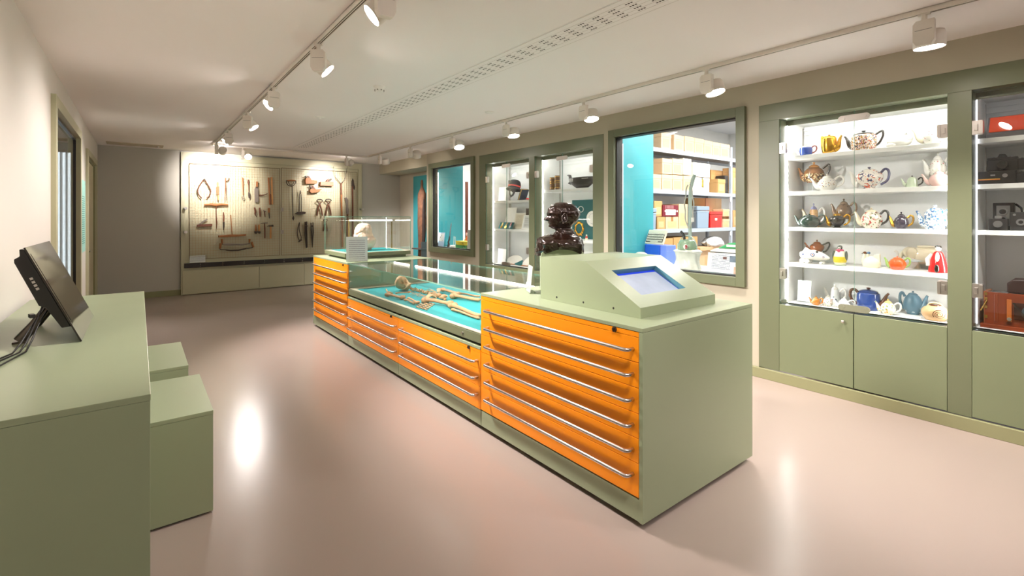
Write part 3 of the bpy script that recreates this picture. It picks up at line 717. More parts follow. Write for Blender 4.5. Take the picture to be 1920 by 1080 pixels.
link('case_lock', MB().cyl((CX0 - .008, 3.10, .62), (CX0, 3.10, .62), .009, n=12), CHROME, dc)
# skeleton
BONE = mat('old_bone', 'b98c62', .6, n=.28, ns=18, bump=.35, bs=70)
BONE2 = mat('pale_bone', 'c9a67e', .6, n=.2, ns=25, bump=.3, bs=70)
sk = thing('skeleton', 'partial human skeleton laid out on teal cloth inside the long glass case', 'skeleton', (2.3, 4.3, .6555))
def BC(x, y, z=.68): return RZ(700 + x * .1111, 500 + y * .1111, z)
def bone(a, b, r, name='long_bone', z0=.0, k0=1.9, k1=2.0, bow=.0, m=BONE):
    r *= 1.22; P, Q = Vector(a), Vector(b); d = (Q - P); L_ = d.length; sdir = d.cross(Vector((0, 0, 1))).normalized()
    pts = []; R = []
    for i in range(17):
        t = i / 16; pts.append(P + d * t + sdir * bow * math.sin(math.pi * t) * L_ + Vector((0, 0, .003 * math.sin(6 * t))))
        e0 = math.exp(-(t / .09) ** 2) * (k0 - 1); e1 = math.exp(-((1 - t) / .1) ** 2) * (k1 - 1)
        R.append(r * (1 + e0 + e1) * (.35 if i in (0, 16) else 1))
    mb = MB().tube(pts, R, 10, flat=.85)
    for e, kk_ in ((P + d * .03, k0), (Q - d * .03, k1)):
        for s in (-1, 1): mb.ball(e + sdir * s * r * .8 * (kk_ - 1), r * kk_ * .62, 10)
    return link(name, mb, m, sk)
s0 = RZ(755, 531, .742)
def skull_fn(t, r, z):
    g = lambda x, s: math.exp(-(x / s) ** 2)
    td = t if t < math.pi else t - 2 * math.pi
    r2 = r * (1 + .13 * g(abs(td) - math.pi, .9))
    r2 -= .042 * (g(td - .48, .26) + g(td + .48, .26)) * g(z + .012, .019)
    r2 -= .022 * g(td, .15) * g(z + .04, .014)
    r2 -= .008 * g(td, .35) * g(z + .072, .003) + .012 * g(abs(td) - 1.1, .25) * g(z + .03, .03)
    return max(r2, 0) + .0015 * noise.noise(Vector((math.cos(t) * 4, math.sin(t) * 4, z * 60)))
prof = [(.0001, -.095), (.03, -.094), (.042, -.085), (.045, -.07), (.046, -.055), (.055, -.045), (.062, -.03), (.067, -.012), (.071, .005), (.075, .02), (.076, .035), (.072, .05), (.063, .063), (.046, .074), (.025, .08), (.0001, .082)]
pr = [];
for a, b in zip(prof, prof[1:]):
    for k in range(4): pr.append((a[0] + (b[0] - a[0]) * k / 4, a[1] + (b[1] - a[1]) * k / 4))
pr.append(prof[-1])
xw = Vector((-.30, -.50, .62)).normalized(); zw = Vector((-.35, .90, .30)); zw = (zw - xw * zw.dot(xw)).normalized(); yw = zw.cross(xw)
RSK = Matrix(((xw.x, yw.x, zw.x, 0), (xw.y, yw.y, zw.y, 0), (xw.z, yw.z, zw.z, 0), (0, 0, 0, 1)))
skull = MB().lathe(pr, 64, 0, Matrix.Translation(s0) @ RSK, 1.12, .98, skull_fn)
sko = link('skull', skull, BONE2, sk)
TS = Matrix.Translation(s0) @ RSK
link('jaw', MB().tube([TS @ Vector(q_) for q_ in ((-.01, .05, -.045), (.0, .05, -.075), (.035, .034, -.098), (.058, 0, -.104), (.035, -.034, -.098), (.0, -.05, -.075), (-.01, -.05, -.045))], [.006, .009, .011, .012, .011, .009, .006], 10), BONE2, sko)
mat('tooth', 'e2d2b4', .3)
for k in range(12):
    t = (k - 5.5) / 5.5 * 1.0; link('tooth', MB().ball(TS @ Vector((.012 + .044 * math.cos(t), .036 * math.sin(t), -.090)), (.0042, .0042, .007), 6), bpy.data.materials['tooth'], sko)
bone(BC(235, 470), BC(500, 520), .0125, 'upper_arm_bone', k0=2.2, k1=2.2)
link('shoulder_blade', MB().tube([BC(215, 375, .70), BC(235, 420, .70), BC(260, 440, .69), BC(330, 450, .68)], [.006, .009, .02, .006], 8, flat=.45), BONE, sk)
bone(BC(545, 560), BC(700, 612), .0085, 'forearm_bone'); bone(BC(590, 530), BC(760, 600), .0075, 'forearm_bone')
random.seed(3)
for k in range(5):
    a = BC(720 - 12 * k + 14 * k, 600 + 0 * k + 18 * (k % 2) + 6 * k, .667); b = BC(800 + 42 * k, 690 - 14 * k, .667)
    x0, y0 = 690 + 22 * k, 665 - 22 * k
    for q_ in range(3):
        xa = x0 + 40 + q_ * 62 + k * 8; ya = y0 + 8 + q_ * 17
        bone(BC(xa, ya, .663), BC(xa + 52, ya + 16, .663), .0055, 'finger_bone', k0=1.35, k1=1.3)
for k in range(5): link('wrist_bone', MB().ball(BC(710 + 14 * k, 600 + 9 * (k % 3), .668), (.011, .009, .009), 8), BONE, sk)
bone(BC(372, 448), BC(620, 425), .0065, 'collar_bone', k0=1.3, bow=.08)
for k in range(17):
    t = k / 16; c = BC(640 + 560 * t, 372 + 140 * t + 10 * math.sin(k * 2.2), .682)
    mb = MB().lathe([(.004, -.009), (.0145, -.009), (.0125, 0), (.0145, .009), (.004, .009)], 10, 0, MT(c, random.uniform(-.6, .2), 1.57, random.uniform(-.3, .3), 1 + .35 * t))
    mb.tube([c + Vector((-.03, 0, 0)), c + Vector((.03, .004, .002))], [.003, .0045], 6).ball(c + Vector((0, 0, .016)), (.004, .012, .008), 8)
    link('vertebra', mb, BONE2 if k % 2 else BONE, sk)
for k in range(12):
    a = BC(590 + 34 * k, 452 + 9 * k + 8 * (k % 3), .667); d = Vector((random.uniform(.02, .06), random.uniform(-.10, -.05), .006))
    mid = a + d * .5 + Vector((.012, 0, .012))
    link('rib', MB().tube([a, a.lerp(mid, .5) + Vector((0, 0, .004)), mid, a + d], [.004, .0055, .005, .003], 6, flat=.6), BONE, sk)
for k in range(10):
    a = BC(900 + 28 * k, 395 + 11 * k + 10 * (k % 2), .672); d = Vector((random.uniform(.0, .05), random.uniform(-.09, -.03), 0))
    link('rib', MB().tube([a, a + d * .5 + Vector((0, 0, .014)), a + d], [.005, .0065, .004], 6, flat=.6), BONE2, sk)
link('hip_bone', MB().tube([BC(900, 520, .70), BC(960, 480, .71), BC(1030, 500, .70), BC(1060, 530, .68)], [.02, .034, .026, .012], 12, flat=.5), BONE2, sk)
link('hip_bone', MB().tube([BC(1080, 400, .69), BC(1110, 380, .70), BC(1100, 430, .69)], [.012, .028, .014], 12, flat=.5), BONE2, sk)
for k in range(6): link('vertebra', MB().ball(BC(1040 + 34 * k, 470 + 14 * k + 12 * (k % 2), .676), (.017, .015, .015), 8).ball(BC(1050 + 34 * k, 500 + 10 * k, .668), (.01, .013, .009), 6), BONE, sk)
bone(BC(870, 560, .69), BC(1310, 625, .69), .0165, 'thigh_bone', k0=2.3, k1=2.1, bow=-.05)
bone(BC(1330, 650, .685), BC(1800, 835, .68), .0155, 'shin_bone', k0=2.4, k1=1.4)
bone(BC(1330, 720, .672), BC(1790, 870, .672), .0085, 'calf_bone', k0=1.9, k1=1.6)
bone(BC(1160, 385, .685), BC(1450, 455, .685), .0145, 'thigh_bone', k0=2.0, k1=1.6)
bone(BC(1350, 490, .685), BC(1800, 560, .68), .0155, 'shin_bone', k0=2.6, k1=1.3)
bone(BC(1450, 450, .68), BC(1800, 500, .675), .009, 'calf_bone', k0=1.6, k1=1.3)

# ------------------------------------------------------------------ small glass case with the carved stone
SX0, SX1, SY0, SY1 = 2.045, 2.945, 6.06, 6.90
sc_ = thing('glass_case', 'small tall glass case with a pale carved stone on far end of island', 'display case', ((SX0 + SX1) / 2, (SY0 + SY1) / 2, .9555))
link('plinth', MB().box(SX0 + .05, SX1 - .05, SY0 + .05, SY1 - .05, .9555, .985), FRAME, sc_)
link('base_frame', MB().box(SX0, SX1, SY0, SY1, .985, 1.032), FRAME, sc_, bev=.002)
link('rim', MB().box(SX0 + .01, SX1 - .01, SY0 + .01, SY1 - .01, 1.0325, 1.0365), bpy.data.materials['rim_cream'], sc_)
link('cloth_board', MB().box(SX0 + .07, SX1 - .07, SY0 + .07, SY1 - .07, 1.037, 1.040), TEALF, sc_)
gz0, gz1 = 1.037, 1.500
pane('front_glass', (SX0, SX0 + .006, SY0, SY1, gz0, gz1 - .0065), sc_, 'x'); pane('rear_glass', (SX1 - .006, SX1, SY0, SY1, gz0, gz1 - .0065), sc_, 'x')
pane('side_glass', (SX0 + .0065, SX1 - .0065, SY0, SY0 + .006, gz0, gz1 - .0065), sc_, 'y'); pane('side_glass', (SX0 + .0065, SX1 - .0065, SY1 - .006, SY1, gz0, gz1 - .0065), sc_, 'y')
pane('top_glass', (SX0, SX1, SY0, SY1, gz1 - .006, gz1), sc_, 'z')
BRASS = mat('brass_post', '8f7f4e', .35, .6)
py = 6.62; xa = RY(654, 440, py).x; xb = RY(734.5, 440, py).x
for x in (xa, xb): link('light_post', MB().box(x - .007, x + .007, py - .007, py + .007, 1.0405, 1.445), BRASS, sc_)
lb = link('light_bar', MB().box(xa - .007, xb + .007, py - .010, py + .010, 1.445, 1.458), BRASS, sc_)
link('led_strip', MB().box(xa, xb, py - .0125, py - .0101, 1.438, 1.453), LED_W, lb)
STONE = mat('pale_carved_stone', 'e2c3ae', .7, n=.12, ns=20, bump=.5, bs=60)
c = RY(682, 440, 6.40); c = Vector((c.x, 6.40, 1.0405)); st = MB()
pf = [(.0001, 0), (.075, .0), (.10, .012), (.13, .05), (.15, .095), (.148, .14), (.128, .19), (.112, .23), (.104, .27), (.096, .31), (.08, .345), (.05, .365), (.0001, .372)]
pr = []
for a, b in zip(pf, pf[1:]):
    for k in range(5): pr.append((a[0] + (b[0] - a[0]) * k / 5, a[1] + (b[1] - a[1]) * k / 5))
pr.append(pf[-1])
def stone_fn(t, r, z):
    if r < .001: return r
    v = Vector((math.cos(t) * 1.5, math.sin(t) * 1.5, z * 9))
    k = r * (1 + .16 * noise.noise(v) + .07 * noise.noise(v * 2.7)); k -= .018 * math.exp(-((z - .165 + .03 * math.sin(2 * t)) / .012) ** 2) + .012 * math.exp(-((z - .235 - .02 * math.sin(3 * t + 1)) / .008) ** 2)
    k += .007 * math.sin(22 * t + 6 * noise.noise(v)) * math.exp(-((z - .07) / .05) ** 2)
    return k
solo('carved_stone', 'pale pinkish carved stone figure fragment inside the small glass case', 'sculpture', st.lathe(pr, 72, 0, Matrix.Translation(c), 1.1, .85, stone_fn), STONE)

# ------------------------------------------------------------------ tablet computer on the counter
CTZ = .9552
BN, BF = RZ(154, 639.5, CTZ + .003), RZ(172.5, 592, CTZ + .003)
TN = RY(47, 464, BN.y)
wv = Vector((0, 1, 0)); hv = (TN - BN); hv.y = 0; H_ = hv.length; hv.normalize(); nv = wv.cross(hv).normalized()   # screen normal (towards the room)
if nv.x < 0: nv = -nv
Wd = (BF.y - BN.y)
tb = thing('tablet_computer', 'black all-in-one touch computer leaning on a rear stand on the counter', 'computer', (BN.x, BN.y + Wd / 2, CTZ))
Tm = Matrix(((hv.x, 0, nv.x, BN.x), (hv.y, 1, nv.y, BN.y), (hv.z, 0, nv.z, BN.z), (0, 0, 0, 1)))   # local x = up the screen, y = width, z = out
link('front_glass', MB().box(0, H_, 0, Wd, -.006, 0, 0, Tm), mat('screen_glass_dark', '2a2622', .06, n=.01, spec=.6), tb, bev=.001)
link('display', MB().box(H_ * .22, H_ * .93, .03, Wd - .03, .0001, .0012, 0, Tm), mat('display_dark', '3c3831', .06, n=.02, spec=.6), tb)
link('body', MB().prism([(H_ * .17, -.0065), (H_ * .98, -.0065), (H_ * 1.0, -.02), (H_ * .94, -.03), (H_ * .93, -.05), (H_ * .90, -.055), (H_ * .46, -.06), (H_ * .42, -.045), (H_ * .19, -.035)], 'y', .006, Wd - .006, 0, Tm), BLACKP, tb, bev=.003)
for k in range(4): link('port', MB().box(H_ * (.60 + .035 * k), H_ * (.622 + .035 * k), .0045, .0065, -.04, -.03, 0, Tm), CHROME, tb)
ft = RZ(38, 640, CTZ + .003)
for yy in (.14, Wd - .14):
    a = Tm @ Vector((H_ * .40, yy, -.05)); f = Vector((ft.x, a.y, CTZ + .008))
    link('stand_leg', MB().tube([a, a.lerp(f, .5) + Vector((0, 0, -.004)), f], [.012, .012, .014], 8, flat=1.6).box(f.x - .02, f.x + .02, f.y - .025, f.y + .025, CTZ + .0003, CTZ + .009), mat('stand_metal', '5a5148', .3, .6), tb)
for i, (dx, dz) in enumerate(((0, 0), (.03, .02), (-.01, .04))):
    a = Tm @ Vector((H_ * (.44 - .03 * i), .03 + .02 * i, -.055))
    pts = []
    for k in range(14):
        t = k / 13; pts.append(Vector((a.x - .17 * t - dx * math.sin(3 * t), a.y - (.55 + .1 * i) * t ** 1.3, max(CTZ + .0045, a.z - .26 * math.sin(min(1, t * 1.5) * math.pi / 2) + dz * math.sin(9 * t)))))
    link('cable', MB().tube(pts, .0034, 8), BLACKP, tb)
a = Tm @ Vector((H_ * .43, .035, -.075)); link('plug', MB().box(-.008, .008, -.018, .018, -.007, .007, 0, MT(a + Vector((-.012, -.03, -.02)), .3)), BLACKP, tb)

# ------------------------------------------------------------------ ancient timber in the alcove
WOOD = mat('ancient_timber', '6e4a34', .8, n=.75, ns=11, bump=1.0, bs=26); WOODD = mat('charred_timber', '2a1d18', .85, n=.4, ns=9, bump=1, bs=14)
pc = RX(791, 430, 4.93)
def timber_fn(t, r, z):
    v = Vector((math.cos(t) * 1.3, math.sin(t) * 1.3, z * 2.2)); return r * (1 + .22 * noise.noise(v) + .10 * noise.noise(Vector((math.cos(t) * 4, math.sin(t) * 4, z * 1.3))) + .05 * noise.noise(v * 4))
pf = [(.10, FLZ + .02)]
for k in range(1, 70):
    z = FLZ + .02 + k * .034
    r = .135 + .015 * math.sin(z * 5) if z < 1.98 else .14 * max(.30, 1 - (z - 1.98) / .16 * .7)
    if z > 2.25: break
    pf.append((r, z))
pf += [(.035, 2.29), (.0001, 2.32)]
tp = thing('ancient_timber', 'tall eroded dark brown ancient timber post standing in the teal alcove', 'timber', (pc.x, pc.y, FLZ))
link('trunk', MB().lathe(pf, 40, 0, Matrix.Translation((pc.x, pc.y, 0)), .55, 1.0, timber_fn), WOOD, tp)
link('hollow_side', MB().lathe([(.05, .05), (.07, .3), (.075, 1.0), (.07, 1.6), (.05, 1.8), (.001, 1.9)], 20, 0, Matrix.Translation((pc.x - .02, pc.y - .13, 0)), .5, .6, timber_fn), WOODD, tp)
link('bracket', MB().box(pc.x - .16, pc.x + .12, pc.y - .2, pc.y + .17, .78, .81).box(pc.x - .1, pc.x + .1, pc.y - .18, pc.y - .14, .6, .95), mat('bracket_steel', '8c8c90', .3, .8), tp)
link('foot_plate', MB().box(pc.x - .16, pc.x + .16, pc.y - .2, pc.y + .2, FLZ, FLZ + .02), BLACK, tp)
# ------------------------------------------------------------------ ware in the teapot cabinet
def crop_box(px0, py0, k):
    return lambda x, y: (px0 + x * k, py0 + y * k)
C3 = crop_box(1440, 180, .1875); C4 = crop_box(1440, 360, .2408)
SH = [2.068, 1.735, 1.40, 1.065, .690]
PROF = dict(
 round=[(.5,0),(.60,.01),(.62,.03),(.85,.18),(.97,.33),(1,.45),(.97,.6),(.82,.82),(.6,.95),(.46,1)],
 squat=[(.62,0),(.66,.02),(.9,.2),(1,.42),(.97,.6),(.8,.82),(.58,.95),(.45,1)],
 tall=[(.86,0),(.9,.02),(.86,.15),(.76,.5),(.68,.8),(.6,.95),(.5,1)],
 straight=[(.80,0),(.86,.02),(.96,.2),(1,.5),(.97,.82),(.92,.93),(.74,1)],
 urn=[(.5,0),(.55,.02),(.38,.07),(.42,.12),(.8,.35),(1,.62),(.96,.78),(.72,.93),(.5,1)])
def smoothp(pf, k=3):
    out = []
    for i in range(len(pf) - 1):
        p0, p1, p2, p3 = pf[max(i-1, 0)], pf[i], pf[i+1], pf[min(i+2, len(pf)-1)]
        for j in range(k):
            t = j / k
            out.append(tuple(.5 * ((2*p1[a]) + (-p0[a]+p2[a])*t + (2*p0[a]-5*p1[a]+4*p2[a]-p3[a])*t*t + (-p0[a]+3*p1[a]-3*p2[a]+p3[a])*t**3) for a in (0, 1)))
    out.append(pf[-1]); return [(max(.0001, a), b) for a, b in out]
def teapot(label, xl, xr, yt, C, shelf, X, spout='L', kind='round', body=None, lid=None, sp=None, hd=None, bw=.56, off=0, bh=.74, base=0, dep=.9, flute=0, lidr=.5, cat='teapot', hstyle='loop', knob=None, fmul=1.0):
    """xl, xr, yt: extent and top in the crop; placed on shelf height at wall depth X"""
    z0 = shelf + base + .0005
    a = RX(*C(xl, yt), X); b = RX(*C(xr, yt), X)
    Yc = (a.y + b.y) / 2; Wt = abs(a.y - b.y); Ht = max(.03, ((a.z + b.z) / 2 - z0))
    Yc = min(max(Yc, .825 + Wt * (.30 if xl > 1000 else .5)), 1.985 - Wt * .5)
    r = thing('teapot', label, cat, (X, Yc, z0), math.pi / 2 if spout == 'L' else -math.pi / 2, group='teapots on the lit shelves')
    rb = bw * Wt / 2; hb = bh * Ht; cx = off * Wt
    pf = smoothp([(p[0] * rb, p[1] * hb) for p in PROF[kind]])
    fn = (lambda t, q, z: q * (1 + flute * math.cos(8 * t))) if flute else None
    sp = sp or body; hd = hd or body; lid = lid or body; knob = knob or lid
    link('body', MB().lathe(pf, 32, 0, Matrix.Translation((cx, 0, 0)), 1, dep, fn), body, r, False)
    lr = PROF[kind][-1][0] * rb * 1.02; lh = (Ht - hb)
    ld = link('lid', MB().lathe(smoothp([(lr * 1.06, hb - .001), (lr * 1.05, hb + lh * .1), (lr * .8, hb + lh * .34), (lr * .35, hb + lh * .52), (.0001, hb + lh * .56)]), 28, 0, Matrix.Translation((cx, 0, 0)), 1, dep), lid, r, False)
    kr = max(.006, lr * .26)
    link('knob', MB().lathe(smoothp([(kr * .45, hb + lh * .5), (kr * .5, hb + lh * .62), (kr, hb + lh * .8), (kr * .7, hb + lh * .95), (.0001, hb + lh)]), 16, 0, Matrix.Translation((cx, 0, 0))), knob, ld, False)
    # spout
    x1 = cx + rb * .80; x2 = Wt / 2; gap = x2 - x1
    P0, P1, P2, P3 = Vector((x1, 0, hb * .30)), Vector((x1 + gap * .62, 0, hb * .30)), Vector((x1 + gap * .55, 0, hb * .85)), Vector((x2, 0, hb * 1.02))
    pts = []; R = []
    for k in range(11):
        t = k / 10; pts.append(P0*(1-t)**3 + P1*3*t*(1-t)**2 + P2*3*t*t*(1-t) + P3*t**3); R.append((.20 * hb * (1 - t) ** 1.4 + .062 * hb) * (.9 + .0 * t))
    link('spout', MB().tube(pts, R, 12), sp, r, False)
    # handle
    xh = cx - rb * .82; xo = -Wt / 2 + .05 * hb; th = .052 * hb * fmul + .002
    if hstyle == 'angular': hp = [(xh, hb * .9), (xo + .01, hb * 1.12), (xo, hb * 1.05), (xo, hb * .8), (xh * .5 + xo * .5, hb * .35), (xh, hb * .25)]
    else: hp = [(xh * 1.0, hb * .86), ((xh + xo) / 2, hb * 1.06), (xo + .1 * (xh - xo), hb * .98), (xo, hb * .72), (xo + .25 * (xh - xo), hb * .42), (xh, hb * .22)]
    hp = smoothp([(-p[0], p[1]) for p in hp], 4)
    link('handle', MB().tube([(-p[0], 0, p[1]) for p in hp], th, 10), hd, r, False)
    return r
gl_ = lambda nm, c, **k: mat(nm, c, .12, coat=.7, **k)
WHT = gl_('white_glaze', 'f2efe8'); CRM = gl_('cream_glaze', 'eadfc4'); BRN = gl_('brown_glaze', '5b2f1c', n=.2); BLU = gl_('royal_blue_glaze', '1f3f8a', n=.1)
GLD = mat('gold_lustre', 'c9952c', .18, .85, n=.1); BLKG = gl_('black_glaze', '1c1712'); NAVY = gl_('navy_glaze', '2a2f5a'); PINK = gl_('pink_glaze', 'f0c9c2')
DGR = gl_('dark_green_glaze', '2e4038', n=.5, ns=25); CELA = gl_('celadon_glaze', 'c9d8bd'); PURP = gl_('aubergine_glaze', '2c2138'); TAN = gl_('tan_glaze', 'c98a4a', n=.15)
MAROON = gl_('maroon_glaze', '7a2f2a')
IMARI = pattern('imari_pattern', 'f0e0d4', ['b84a34', '2c2a3e', 'b98a3a'], 75, kind='noise', cut=.57); IMARI2 = pattern('imari_spray', 'f4ece2', ['d0582e', '2e3360'], 38, kind='noise', cut=.6)
LUSTRE = pattern('copper_lustre', '8a5a30', ['2e1c12', 'd9c79a'], 60, kind='noise', cut=.54, band=(.01, .085)); SPRIG = pattern('sprigged', 'f2ede4', ['c8505a', '6a8a4a'], 40, cut=.28)
CREST = pattern('crest', 'f3f0ea', ['9a7a4a', '5a6a9a', 'b05a50'], 42, cut=.34, band=(.03, .09)); BLUEW = pattern('blue_white', 'eef2f4', ['6a9cc4', '3a6aa4'], 60, kind='noise', cut=.57)
STRIPE = pattern('striped_melon', 'f0e6d6', ['b8453a', '6f7a4a'], 48, kind='noise', cut=.6); YFLOW = pattern('yellow_flower', 'f6efdc', ['f0b43c', '5a8a3c'], 36, cut=.4)
FIGS = pattern('stoneware', '7d6248', ['4e382a'], 40, cut=.4); TANP = pattern('tan_relief', 'e2b47a', ['b86a3a'], 50, cut=.35); SCENE = pattern('landscape', 'eef1f0', ['56606a', '7f92a4'], 30, cut=.4, band=(.025, .075))
WEDG = gl_('jasper_blue', '5d7f93'); WEDGP = pattern('jasper_relief', '5d7f93', ['e6eef0'], 22, rough=.4, cut=.42, band=(.02, .11), coat=.1)
F_, M_, B_ = 4.93, 5.02, 5.11
def riser(y0, y1, X, z, h, under):
    return solo('riser', 'clear low riser block under the ' + under, 'stand', MB().box(X - .05, X + .05, y0, y1, z + .0004, z + h), ACR, bev=.001)
# shelf 1
teapot('small blue teapot with cream lid and pink spout, left end of top shelf', 262, 492, 483, C3, SH[0], F_, 'L', 'straight', BLU, CRM, PINK, MAROON, off=-.02)
teapot('plain gold lustre teapot on the top shelf', 738, 530, 385, C3, SH[0], F_, 'R', 'straight', GLD, off=-.1, bw=.74, bh=.88)
teapot('large pink and black patterned teapot with black handle on top shelf', 765, 1160, 343, C3, SH[0], F_, 'L', 'straight', IMARI, BLKG, BLKG, BLKG, bw=.66, bh=.78, hstyle='angular')
teapot('cream teapot with faint flowers at right end of top shelf', 1440, 1830, 258, C3, SH[0], F_, 'L', 'squat', SPRIG, CRM, CRM, CRM, off=-.04)
# shelf 2
teapot('brown copper lustre teapot with black handle, left end of second shelf', 288, 605, 662, C3, SH[1], M_ + .06, 'L', 'round', LUSTRE, TAN, LUSTRE, BLKG, bw=.66, hstyle='angular', base=.0855)
teapot('white teapot with painted crest, before the brown one on second shelf', 425, 765, 775, C3, SH[1], F_ - .02, 'L', 'squat', CREST, WHT, WHT, WHT, bw=.55)
teapot('large white teapot with orange and navy flowers and navy handle', 815, 1222, 710, C3, SH[1], F_, 'L', 'urn', IMARI2, IMARI2, WHT, NAVY, bw=.68, knob=NAVY, bh=.82)
teapot('small pale celadon teapot with dark looped knob on second shelf', 1330, 1555, 795, C3, SH[1], F_, 'L', 'tall', CELA, CELA, CELA, BLKG, bw=.64, knob=BLKG)
teapot('plain pale pink teapot at right end of second shelf', 1535, 1860, 735, C3, SH[1], F_ - .02, 'L', 'squat', PINK, off=-.05, bw=.66)
riser(.84, 1.02, B_ + .03, SH[1], .075, 'raised white teapot with pink sprigs')
riser(1.74, 1.88, M_ + .06, SH[1], .085, 'brown copper lustre teapot')
teapot('white teapot with pink sprigs raised behind the pink teapot', 1550, 1850, 565, C3, SH[1], B_, 'L', 'round', SPRIG, WHT, WHT, WHT, base=.0755, bw=.6)
# shelf 3
teapot('tall tan teapot with lilac lid at the back left of third shelf', 265, 450, 88, C4, SH[2], B_, 'L', 'tall', TANP, gl_('lilac_glaze', '9a9ac0'), CRM, WHT, bw=.5)
teapot('dark green squat glazed teapot at front left of third shelf', 205, 447, 170, C4, SH[2], F_ - .02, 'L', 'squat', DGR, bw=.68, bh=.86, dep=.8)
riser(1.55, 1.72, B_ + .03, SH[2], .075, 'brown stoneware teapot')
teapot('brown stoneware teapot raised at the back of third shelf', 490, 695, 52, C4, SH[2], B_, 'L', 'round', FIGS, base=.0755, bw=.6)
teapot('black and gold teapot in the middle of third shelf', 440, 642, 150, C4, SH[2], F_, 'L', 'urn', BLKG, GLD, GLD, GLD, bw=.62)
teapot('ribbed cream teapot with red sprigs and dark handle on third shelf', 672, 945, 122, C4, SH[2], F_, 'L', 'round', STRIPE, CRM, CRM, BLKG, bw=.62, bh=.8, flute=.03)
teapot('dark aubergine teapot with gold spout and gold handle', 940, 1138, 155, C4, SH[2], F_, 'L', 'round', PURP, PURP, GLD, GLD, bw=.6)
teapot('blue and white patterned teapot at right end of third shelf', 1155, 1430, 100, C4, SH[2], F_, 'L', 'straight', BLUEW, BLUEW, BLUEW, BLUEW, bw=.66, off=-.04)
# shelf 4
teapot('copper brown teapot raised behind the white vehicle teapot', 285, 482, 372, C4, SH[3], B_, 'L', 'urn', gl_('copper_glaze', '8a4a28', n=.15), None, None, BLKG, bw=.56, base=.0755, hstyle='angular')
riser(1.72, 1.88, B_ + .03, SH[3], .075, 'copper brown teapot')
teapot('orange carrot shaped teapot with green spout and handle', 905, 1112, 500, C4, SH[3], F_ - .02, 'L', 'squat', gl_('carrot_glaze', 'd9541e', n=.12), None, gl_('leaf_green_glaze', '8fae5a'), gl_('leaf_green_glaze', '8fae5a'), bw=.66, bh=.84, flute=.05)
# bottom
teapot('tiny orange brown teapot at left of bottom shelf', 318, 430, 808, C4, SH[4], F_ - .03, 'L', 'squat', gl_('amber_glaze', 'c47a28', n=.15), bw=.56)
teapot('small white teapot with red and green flowers on bottom shelf', 412, 520, 806, C4, SH[4], F_ - .01, 'L', 'squat', pattern('flower_small', 'efe6d8', ['a83a3a', '4a7a3a'], 60, cut=.45), bw=.72)
teapot('white teapot with grey landscape scene at back of bottom shelf', 435, 612, 718, C4, SH[4], B_, 'L', 'tall', SCENE, WHT, WHT, WHT, bw=.52)
teapot('small white teapot before the landscape one on bottom shelf', 505, 680, 816, C4, SH[4], F_ - .04, 'L', 'squat', pattern('faint_rose', 'f3f0ec', ['d89a90'], 36, cut=.3), WHT, WHT, WHT, bw=.5)
teapot('large royal blue teapot with brown spout and brown handle', 942, 632, 742, C4, SH[4], M_, 'R', 'straight', BLU, BLU, BRN, BRN, bw=.6, knob=BRN, bh=.8, fmul=1.3)
teapot('cream teapot with yellow flowers on bottom shelf', 833, 1040, 832, C4, SH[4], F_ - .03, 'L', 'round', YFLOW, gl_('straw_glaze', 'e8c070'), YFLOW, WHT, bw=.58)
teapot('grey blue teapot with white relief tree on bottom shelf', 1243, 1018, 770, C4, SH[4], M_ + .05, 'R', 'round', WEDGP, WEDG, WEDG, WEDG, bw=.68, bh=.84)

def at_shelf(C, x, yb, X): return RX(*C(x, yb), X).y
# frog shaped pot
y = at_shelf(C3, 1312, 500, F_); z = SH[0]
r = thing('animal_teapot', 'white frog shaped teapot on the top shelf', 'teapot', (F_, y, z + .0005), math.pi / 2, group='teapots on the lit shelves')
link('body', MB().ball((0, 0, .045), (.085, .05, .045), 20).ball((-.045, 0, .065), (.045, .04, .04), 16).ball((.045, .035, .02), (.035, .018, .02), 12).ball((.045, -.035, .02), (.035, .018, .02), 12), WHT, r, False)
for s in (-1, 1):
    e = link('eye', MB().ball((-.05, s * .02, .102), .013, 12), WHT, r, False); link('pupil', MB().ball((-.054, s * .031, .104), .005, 8), BLKG, e, False)
# white toy vehicle pot
y = at_shelf(C4, 358, 560, F_ - .02); z = SH[3]
r = thing('vehicle_teapot', 'white aeroplane shaped teapot with blue roundels and wheels on fourth shelf', 'teapot', (F_ - .02, y, z + .0005), math.pi / 2, group='teapots on the lit shelves')
link('body', MB().tube([(.11, 0, .075), (.08, 0, .08), (.0, 0, .08), (-.06, 0, .07), (-.11, 0, .06), (-.125, 0, .055)], [.028, .042, .048, .04, .02, .008], 20).tube([(.08, 0, .10), (.06, 0, .13), (.04, 0, .115)], [.02, .022, .015], 14), WHT, r, False)
for (px_, pz_) in ((.085, .022), (.045, .02), (-.07, .012)):
    for s in (-1, 1): link('wheel', MB().cyl((px_, s * .02, pz_ + .003), (px_, s * .046, pz_ + .003), pz_, n=18), WHT, r, False)
RD = gl_('roundel_red', 'b83030'); NB = gl_('roundel_blue', '24408a')
for (px_, pz_, q_) in ((-.005, .085, .017), (-.085, .068, .010)):
    sd = .0475 if px_ > -.05 else .030
    w1 = link('roundel', MB().cyl((px_, sd - .004, pz_), (px_, sd + .001, pz_), q_, n=20), NB, r, False)
    link('ring', MB().cyl((px_, sd, pz_), (px_, sd + .0018, pz_), q_ * .66, n=18), WHT, w1, False); link('centre', MB().cyl((px_, sd, pz_), (px_, sd + .0026, pz_), q_ * .33, n=14), RD, w1, False)
for k in range(3): link('dot', MB().ball((.045 - .017 * k, .046, .098 - .004 * k), .0035, 8), RD, r, False)
link('window', MB().ball((-.035, .03, .112), (.012, .006, .010), 10), BLKG, r, False); link('eye', MB().ball((.078, .04, .085), (.012, .006, .006), 10), NB, r, False)
